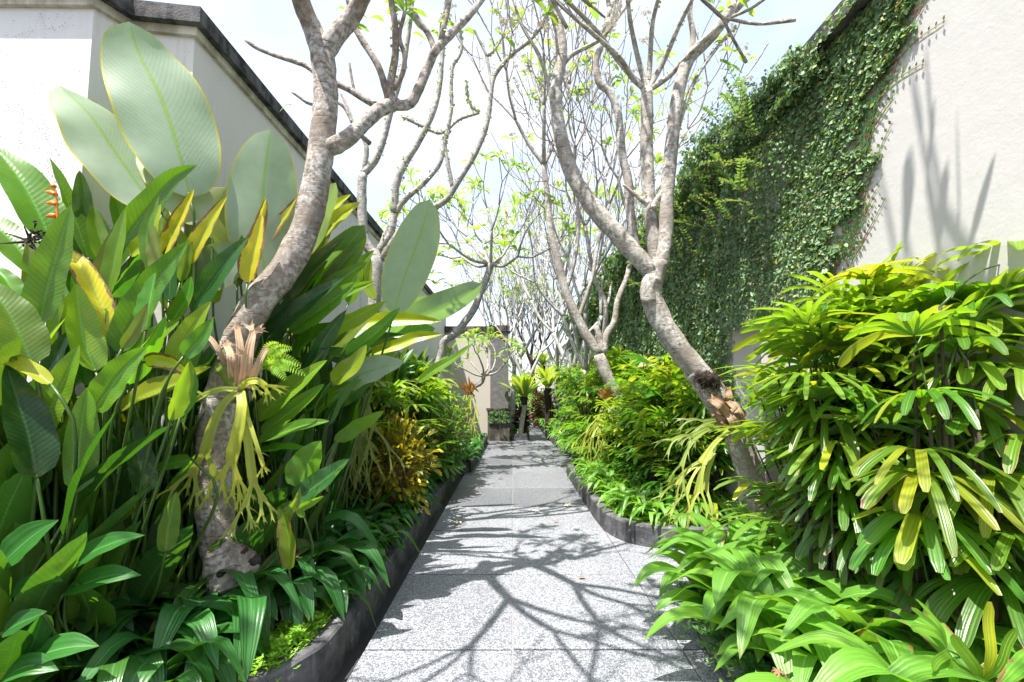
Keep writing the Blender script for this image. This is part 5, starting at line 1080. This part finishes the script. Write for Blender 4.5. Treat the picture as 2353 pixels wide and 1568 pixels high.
for pts, w0, w1, fk, tn in (([(540, 885), (532, 840), (530, 815), (520, 792)], 22, 12, ((1, -30, .035, 14, 1), (1, 32, .04, 16, 1), (.6, 55, .03, 10, 0)), (.8, 0, 0)), ([(562, 892), (566, 850), (572, 805), (582, 762)], 30, 13, ((1, -25, .05, 14, 1), (1, 35, .05, 14, 1), (.55, -50, .05, 12, 1), (.5, 50, .04, 12, 0)), (.9, 0, 0)),
    ([(552, 892), (550, 850), (552, 800), (545, 752)], 22, 12, ((1, -30, .03, 12, 1), (1, 30, .03, 12, 1)), (.6, 0, 0)), ([(525, 850), (510, 820), (490, 785), (468, 766)], 12, 10, ((1, 20, .02, 8, 0),), (.6, 0, 0)), ([(575, 885), (588, 850), (598, 825), (612, 800)], 18, 11, ((1, -35, .025, 10, 0), (1, 25, .03, 10, 0)), (.7, 0, 0))):
    ribbon_frond(sf, rg, 2.485, pts, w0, w1, fk, tn, 'shield')
for pts, w0, w1, fk, tn, Y in (([(545, 895), (500, 896), (450, 918), (415, 952)], 14, 12, ((1, -25, .06, 7, 2), (1, 25, .06, 7, 2), (.7, 50, .07, 7, 2), (.5, 60, .07, 7, 2)), (.6, .12, 0), 2.42), ([(545, 900), (512, 930), (485, 985), (470, 1040)], 14, 24, ((1, -28, .17, 14, 3), (1, 14, .15, 16, 3)), (.6, .2, .05), 2.42),
    ([(553, 902), (556, 935), (548, 990), (532, 1060)], 18, 32, ((1, -22, .13, 14, 3), (1, 18, .12, 14, 3), (.6, -40, .10, 9, 2)), (.85, .40, .12), 2.40), ([(556, 902), (564, 950), (572, 1030), (582, 1110)], 14, 20, ((1, -18, .13, 13, 3), (1, 22, .14, 12, 3)), (.6, .25, 0), 2.43),
    ([(560, 930), (578, 985), (595, 1040), (606, 1075)], 8, 9, ((1, -20, .04, 7, 1), (1, 30, .04, 7, 2)), (.85, .35, .05), 2.41), ([(553, 892), (570, 878), (592, 876), (612, 890)], 14, 15, ((1, -35, .06, 9, 2), (1, 25, .05, 9, 2), (.55, 60, .05, 9, 2)), (.9, .35, 0), 2.42)):
    ribbon_frond(sf, rg, Y, pts, w0, w1, fk, tn)
s2 = staghorn('staghorn fern with dark bark-like shields and long pale antlers on the near right trunk', at(1680, 950, 4.1), 62,
    (([(1672, 985), (1655, 965), (1648, 945)], 26, 4.05, 'shield', (.3, 0, .1)),),
    ((1675, 975, 4.05, -1, -.2, .3, .26, .022, 3, (.3, 0, 0)), (1672, 985, 4.03, -1, -.2, .0, .36, .024, 3, (.35, 0, 0)), (1675, 990, 4.0, -.7, -.2, -.5, .40, .026, 3, (.55, .3, 0)), (1672, 992, 4.0, -.95, -.2, -.75, .42, .024, 3, (.5, .2, 0)), (1670, 980, 4.06, -1, .1, .1, .22, .020, 3, (.35, 0, 0)), (1640, 1040, 4.02, -.5, -.3, -1, .34, .024, 3, (.5, .15, 0))))
rg = random.Random(8)
for k in range(13):
    x0, y0 = 1688 + rg.uniform(-22, 18), 975 + rg.uniform(-40, 30); dx, dy = rg.uniform(-34, 4), rg.uniform(-52, -18)
    ribbon_frond(s2, rg, 4.10 - rg.uniform(.02, .09), [(x0, y0), (x0+dx*.4, y0+dy*.55), (x0+dx, y0+dy)], rg.uniform(22, 34), rg.uniform(10, 20), ((1, rg.uniform(-40, -15), .06, 14, 0), (1, rg.uniform(15, 40), .06, 14, 0)), (rg.uniform(0, .7), 0, rg.choice((0, .2, .5))), 'shield')
mb = MB(); rg = random.Random(77)
bc = at(1620, 872, 4.14); mb.tube([bc+V3(-.09, 0, .05), bc+V3(-.03, -.02, .02), bc+V3(.04, -.02, -.02), bc+V3(.1, 0, -.06)], [.03, .075, .08, .04], 10, n=9, knob=.4, rng=rg)
for k in range(130):
    p = bc+V3(rg.uniform(-.07, .09), -.03, rg.uniform(-.05, .04)); a = V3(rg.uniform(-1, 1), -.5, rg.uniform(-.6, .6)).normalized(); mb.tube([p, p+a*.08, p+a*.10+V3(rg.uniform(-.05, .05), 0, -.03)], [.003, .003, .002], 3, n=4)
ob = mb.build('root_ball', M['root'], origin=at(1620, 872, 4.12)); tag(ob, 'dark tangled root ball bound to the near right trunk above the staghorn', 'epiphyte')
staghorn('pale hanging staghorn on the shaded second trunk at the left', at(820, 890, 4.2), 63, (([(815, 895), (825, 870), (835, 850)], 40, 4.2, 'shield', (.3, 0, 0)),),
    tuple((815+rg.uniform(-5, 40), 885+rg.uniform(-5, 20), 4.1, rg.uniform(-.35, .45), -.2, -1, rg.uniform(.3, .45), .020, 3, (.15, 0, 0)) for k in range(7)))
def bristles(label, px, py, Y, dx, dz, n, L, seed, hang=0):
    r = thing('staghorn_fern', label, 'fern', at(px, py, Y), 'staghorn ferns strapped to the trunks'); rg = random.Random(seed); mb = MB()
    for k in range(n):
        p = at(px+rg.gauss(0, 6), py+rg.gauss(0, 4), Y); d = V3(dx+rg.uniform(-.5, .5), -.5+rg.uniform(-.4, .4), dz+rg.uniform(-.35, .5)).normalized(); l = L*rg.uniform(.6, 1.2)
        mb.blade([p, p+d*l*.5, p+d*l+V3(0, 0, l*.15)], L*.07, V3(0, -1, .3), p_lance, 5, 2, .3, .1, (rg.uniform(.3, 1), .1, 0), rg)
    mb.build('shield_frond', M['bristle_leaf'], r); m2 = MB()
    for k in range(hang): antler(m2, at(px+rg.gauss(0, 8), py+6, Y-.05), V3(dx*.3+rg.uniform(-.5, .5), -.4, -1), rg.uniform(.25, .45)*L/.2, .018, rg, 3, tint=(.6, .35, 0))
    if hang: m2.build('antler_frond', M['antler'], r)
    return r
M['bristle_leaf'] = leafmat('orange_dry_frond', (.36, .17, .07), trans=(.5, .22, .05), freq=5, rough=.7, tf=.3, midrib=(.4, .2, .1))
bristles('orange-brown staghorn tuft on the second right trunk with hanging antlers', 1402, 912, 7.0, -.9, .1, 34, .22, 91, 7)
bristles('orange-brown staghorn tuft at the foot of the bent left frangipani', 990, 868, 8.1, 0, .6, 26, .2, 92, 0)
bristles('orange-brown staghorn on the low bushy frangipani by the pillar', 1082, 902, 11.4, -.4, .6, 26, .3, 93, 8)

# ------------------------------------------------------------------ croton, flowering shrub, bird's nest ferns, far planting
def bush(name, label, cat, c, rx, rz, n, mat, L, wd, seed, prof, group=None, twist=0, flowers=0, yel=.1, shell=.45):
    r = thing(name, label, cat, (c[0], c[1], .15), group); rg = random.Random(seed); mb = MB(); sb = MB(); fb = MB()
    for k in range(n):
        a = rg.random()*6.283; b = math.asin(rg.uniform(-.75, 1)); rr = rg.uniform(shell, 1)*(1+.22*math.sin(a*3+b*4))
        o = V3(math.cos(a)*math.cos(b), math.sin(a)*math.cos(b), math.sin(b)); p = V3(c[0]+o.x*rx*rr, c[1]+o.y*rx*rr, c[2]+o.z*rz*rr)
        d = (o + V3(rg.uniform(-.7, .7), rg.uniform(-.7, .7), rg.uniform(-.3, .8))).normalized(); l = L*rg.uniform(.6, 1.2)
        mb.blade([p, p+d*l*.55+V3(0, 0, l*.06), p+d*l-V3(0, 0, l*.12)], wd*rg.uniform(.7, 1.2), UP*.8+V3(rg.uniform(-.5, .5), rg.uniform(-.5, .5), 0), prof, 5, 2, .25, .15, (rg.uniform(.25, .95), max(0, rg.uniform(-.1, yel)), 0), rg, twist=twist*rg.uniform(-1, 1))
        if k % 12 == 0: sb.tube([V3(c[0]+rg.uniform(-.06, .06), c[1]+rg.uniform(-.06, .06), .1), V3(c[0]+o.x*rx*.3, c[1]+o.y*rx*.3, c[2]*.6), p], [.008, .006, .003], 4, n=5)
    for k in range(flowers):
        a = rg.random()*6.283; b = math.asin(rg.uniform(-.2, 1)); o = V3(math.cos(a)*math.cos(b), math.sin(a)*math.cos(b), math.sin(b)); p = V3(c[0]+o.x*rx*1.05, c[1]+o.y*rx*1.05, c[2]+o.z*rz*1.05); flower(fb, p, (o+V3(0, -.4, .3)).normalized(), .045, rg)
    mb.build('foliage', M[mat], r); sb.build('stem', M['stalk_dry'], r)
    if fb.v: fb.build('flower', [M['yellow_petal'], M['yellow_petal']], r, smooth=False)
    return r
bush('croton_bush', 'yellow-edged croton with narrow twisted leaves in the left bed', 'shrub', (-1.22, 4.85, .72), .36, .48, 1000, 'croton', .13, .019, 111, p_obov, None, 2.5, 0, .9, .35)
bush('flowering_shrub', 'small-leaved shrub with yellow flowers beyond the croton', 'shrub', (-1.15, 7.1, .72), .46, .60, 1100, 'shrub', .10, .026, 112, p_obov, None, .3, 14, .1, .45)
bush('red_leaf_shrub', 'dark red-leaved shrub in the planter box beside the pillar', 'shrub', (.26, YB+.45, .55), .20, .40, 260, 'dark_leaf', .22, .04, 114, p_lance)
for k, (x, y, lab, mt) in enumerate(((1.35, 19.0, 'distant mixed shrub with reddish leaves beside the far pots', 'dark_leaf'), (.95, 25.0, 'distant dark shrub where the far path ends', 'shrub'), (1.55, 22.5, 'distant leafy shrub against the far right wall', 'shrub'), (.2, 21.0, 'distant shrub behind the planter on the left of the far path', 'shrub'), (.4, 30.0, 'farthest pale green shrub closing the view', 'shrub'), (1.8, 28.5, 'farthest reddish shrub on the right', 'dark_leaf'))):
    bush('far_shrub', lab, 'shrub', (x, y, .75), .55, .7, 420, mt, .22, .05, 120+k, p_obov)
def nest(label, base, L, n, seed, trunk=None):
    r = thing('nest_fern', label, 'fern', base, 'bird nest ferns by the far path'); rg = random.Random(seed); b = Vector(base); mb = MB()
    for k in range(n):
        a = 2.399*k; o = V3(math.cos(a), math.sin(a), 0); e = rg.uniform(.45, 1.35); l = L*rg.uniform(.75, 1.1)
        mb.blade([b+o*.05, b+o*l*.5*math.cos(e)+UP*l*.5*math.sin(e), b+o*l*math.cos(e*.85)+UP*l*.93*math.sin(e*.9)], L*.085, UP-o*.6, p_lance if False else P_ab(.5, .45), 9, 4, .25, .25, (rg.uniform(.35, .95), max(0, rg.uniform(-.1, .3)), 0), rg)
    mb.build('frond', M['nest'], r)
    if trunk: t = MB(); t.tube([V3(b.x, b.y, trunk), b], [.09, .12], 9, n=6, knob=.3, rng=rg); t.build('root_mat', M['root'], r)
    return r
nest("bright bird's nest fern on a frangipani trunk beside the pillar", (.33, 13.4, 1.30), .95, 26, 131, 1.05)
nest("bird's nest fern on a dark stem left of the right-hand palms", (1.15, 15.0, 1.55), 1.0, 24, 132, .1)
nest("small bird's nest fern standing above the other on the right", (1.2, 18.0, 2.45), .75, 18, 133, 2.2)
nest("low bird's nest fern near the pots on the far path", (1.05, 19.5, .7), .8, 18, 134, .1)
def pot(label, x, y):
    r = thing('plant_pot', label, 'pot', (x, y, 0)); b = MB()
    prof = [(.12, 0), (.16, .12), (.185, .3), (.18, .36), (.21, .365), (.21, .42), (.185, .42), (.17, .36)]
    n = 16; vs = [(x+r_*math.cos(6.283*k/n), y+r_*math.sin(6.283*k/n), z) for r_, z in prof for k in range(n)]
    b.add(vs, [(i*n+k, i*n+(k+1) % n, (i+1)*n+(k+1) % n, (i+1)*n+k) for i in range(len(prof)-1) for k in range(n)] + [tuple(range((len(prof)-1)*n, len(prof)*n))]); b.build('pot_body', M['terracotta'], r)
    p = MB(); rg = random.Random(int(x*100)); 
    for k in range(14):
        a = 2.4*k; o = V3(math.cos(a), math.sin(a), 0); e = rg.uniform(.5, 1.3); p.blade([V3(x, y, .38), V3(x, y, .38)+o*.2*math.cos(e)+UP*.22*math.sin(e), V3(x, y, .38)+o*.42*math.cos(e)+UP*.36*math.sin(e)], .03, UP-o*.5, p_lance, 6, 2, .2, .05, (rg.uniform(.3, .8), 0, 0), rg)
    p.build('pot_plant', M['strap'], r)
pot('terracotta pot beside the far path, nearer of two', .98, 19.0); pot('terracotta pot beside the far path, farther of two', .92, 22.0)

# ------------------------------------------------------------------ fallen frangipani flowers and litter on the path
rg = random.Random(55)
for px, py, lab, m_ in ((1150, 1100, 'fallen yellow flower on the left slab in the palm shade', 'yellow_petal'), (1098, 1136, 'fallen cream flower beside a crack in the dark slab', 'petal'), (1052, 1203, 'largest fallen yellow-white flower near the left edge of the path', 'petal'), (1232, 1177, 'fallen pale flower right of the centre joint', 'petal'), (1240, 1058, 'small fallen flower on the sunny far slabs', 'petal'), (1305, 1163, 'fallen flower lying against the rounded right kerb', 'petal'), (1170, 1025, 'tiny fallen flower near the end wall', 'petal'), (1325, 1215, 'fallen flower by the kerb corner', 'petal')):
    p = gp(px, py, .012); mb = MB(); flower(mb, p, V3(rg.uniform(-.3, .3), rg.uniform(-.3, .3), 1).normalized(), .05, rg); ob = mb.build('fallen_flower', [M[m_], M['petal_eye']], origin=p, smooth=False); tag(ob, lab, 'flower', 'fallen flowers on the path')
p = gp(820, 1180, .2); mb = MB(); flower(mb, V3(-.99, p.y, .215), V3(.2, -.3, 1).normalized(), .05, rg); ob = mb.build('fallen_flower', [M['petal'], M['petal_eye']], origin=(-.99, p.y, .2), smooth=False); tag(ob, 'white fallen flower resting on the left kerb', 'flower', 'fallen flowers on the path')
for px, py, lab in ((1272, 1199, 'small brown fallen leaf on the right slabs'), (1166, 1003, 'tiny brown leaf far along the path'), (1330, 1330, 'dry leaf scrap near the right edge of the path')):
    p = gp(px, py, .008); mb = MB(); mb.blade([p, p+V3(.03, .01, .012), p+V3(.06, .01, .002)], .014, UP, p_lance, 5, 2, .3, .1, (.5, .3, .8), rg); ob = mb.build('fallen_leaf', M['shield'], origin=p); tag(ob, lab, 'leaf')
# dry flower stalks in the near right bed
for px, py, Y, lab in ((1715, 1400, 2.35, 'withered brown flower head among the broad straps by the path'), (1790, 1545, 1.95, 'second withered flower stalk at the bottom of the near right bed')):
    p = at(px, py, Y); mb = MB()
    for k in range(26):
        a = V3(rg.uniform(-1, 1), rg.uniform(-1, 1), rg.uniform(-1.4, .3)).normalized(); mb.tube([p, p+a*.025, p+a*.03+V3(0, 0, -rg.uniform(.01, .05))], [.004, .003, .001], 4, n=4)
    mb.tube([p+V3(.08, .03, -.3), p+V3(.03, 0, -.1), p], [.005, .005, .004], 5, n=6); ob = mb.build('dry_flower_stalk', M['stalk_dry'], origin=p+V3(.08, .03, -.3)); tag(ob, lab, 'flower stalk')

# an unseen paddle plant, added with leaves shaped to shade the bare right wall
tb = thing('paddle_leaf_plant', 'unseen tall paddle leaved plant added to shade the bare right wall', 'plant', (1.75, .75, .13)); mb = MB(); sb = MB(); rg = random.Random(66)
for (bx, by, tx, ty, wpx) in ((2085, 560, 2075, 385, 66), (2150, 620, 2165, 400, 64), (2130, 420, 2140, 245, 40), (2120, 330, 2090, 160, 18), (2205, 570, 2197, 245, 9), (2228, 550, 2288, 355, 22), (2060, 600, 2010, 350, 14), (2140, 330, 2125, 100, 14)):
    Q = []
    for px, py in ((bx, by), ((bx+tx)/2, (by+ty)/2), (tx, ty)):
        y, z = wall_pt(px, py); p = V3(XW_R, y, z); s = (y-1.62)/-sun_dir.y; Q.append(p + sun_dir*s)
    sb.tube([V3(1.75+rg.uniform(-.08, .08), .75, .1), V3(1.72, .78, 1.9), Q[0]-V3(0, .25, .9), Q[0]-V3(0, .03, .35), Q[0]], [.03, .022, .014, .010], 6, n=14)
    mb.blade(Q, wpx/F_PX*2.5/2, V3(.3, -1, .3), p_paddle, 12, 4, .2, .04, (.5, .1, 0), rg)
mb.build('leaf', M['heliconia'], tb); sb.build('stem', M['stalk'], tb)

# a small feathery fern at the trunk
r = thing('fern', 'small feathery light green fern growing right of the brown shields on the near left trunk', 'fern', at(600, 850, 2.55)); rg = random.Random(12)
for ex, ey in ((690, 838), (668, 800), (655, 870), (640, 790), (700, 860)):
    mb = MB(); P = spline([at(598, 852, 2.56), at((598+ex)/2, (852+ey)/2-22, 2.52), at(ex, ey, 2.46)], 16); mb.tube(P, [.002, .001], 4, n=16)
    for i in range(3, 17):
        T = (P[min(16, i+1)]-P[i-1]).normalized(); L = .045*(1-(i/17)**2)+.008; N = (CAM-P[i]).normalized()
        for sg in (-1, 1):
            e = (T.cross(N).normalized()*sg + T*.5).normalized(); mb.blade([P[i], P[i]+e*L*.5, P[i]+e*L-UP*L*.2], L*.16, N, p_lance, 4, 2, .2, 0, (rg.uniform(.6, 1), .15, 0), rg)
    mb.build('frond', M['cover'], r)
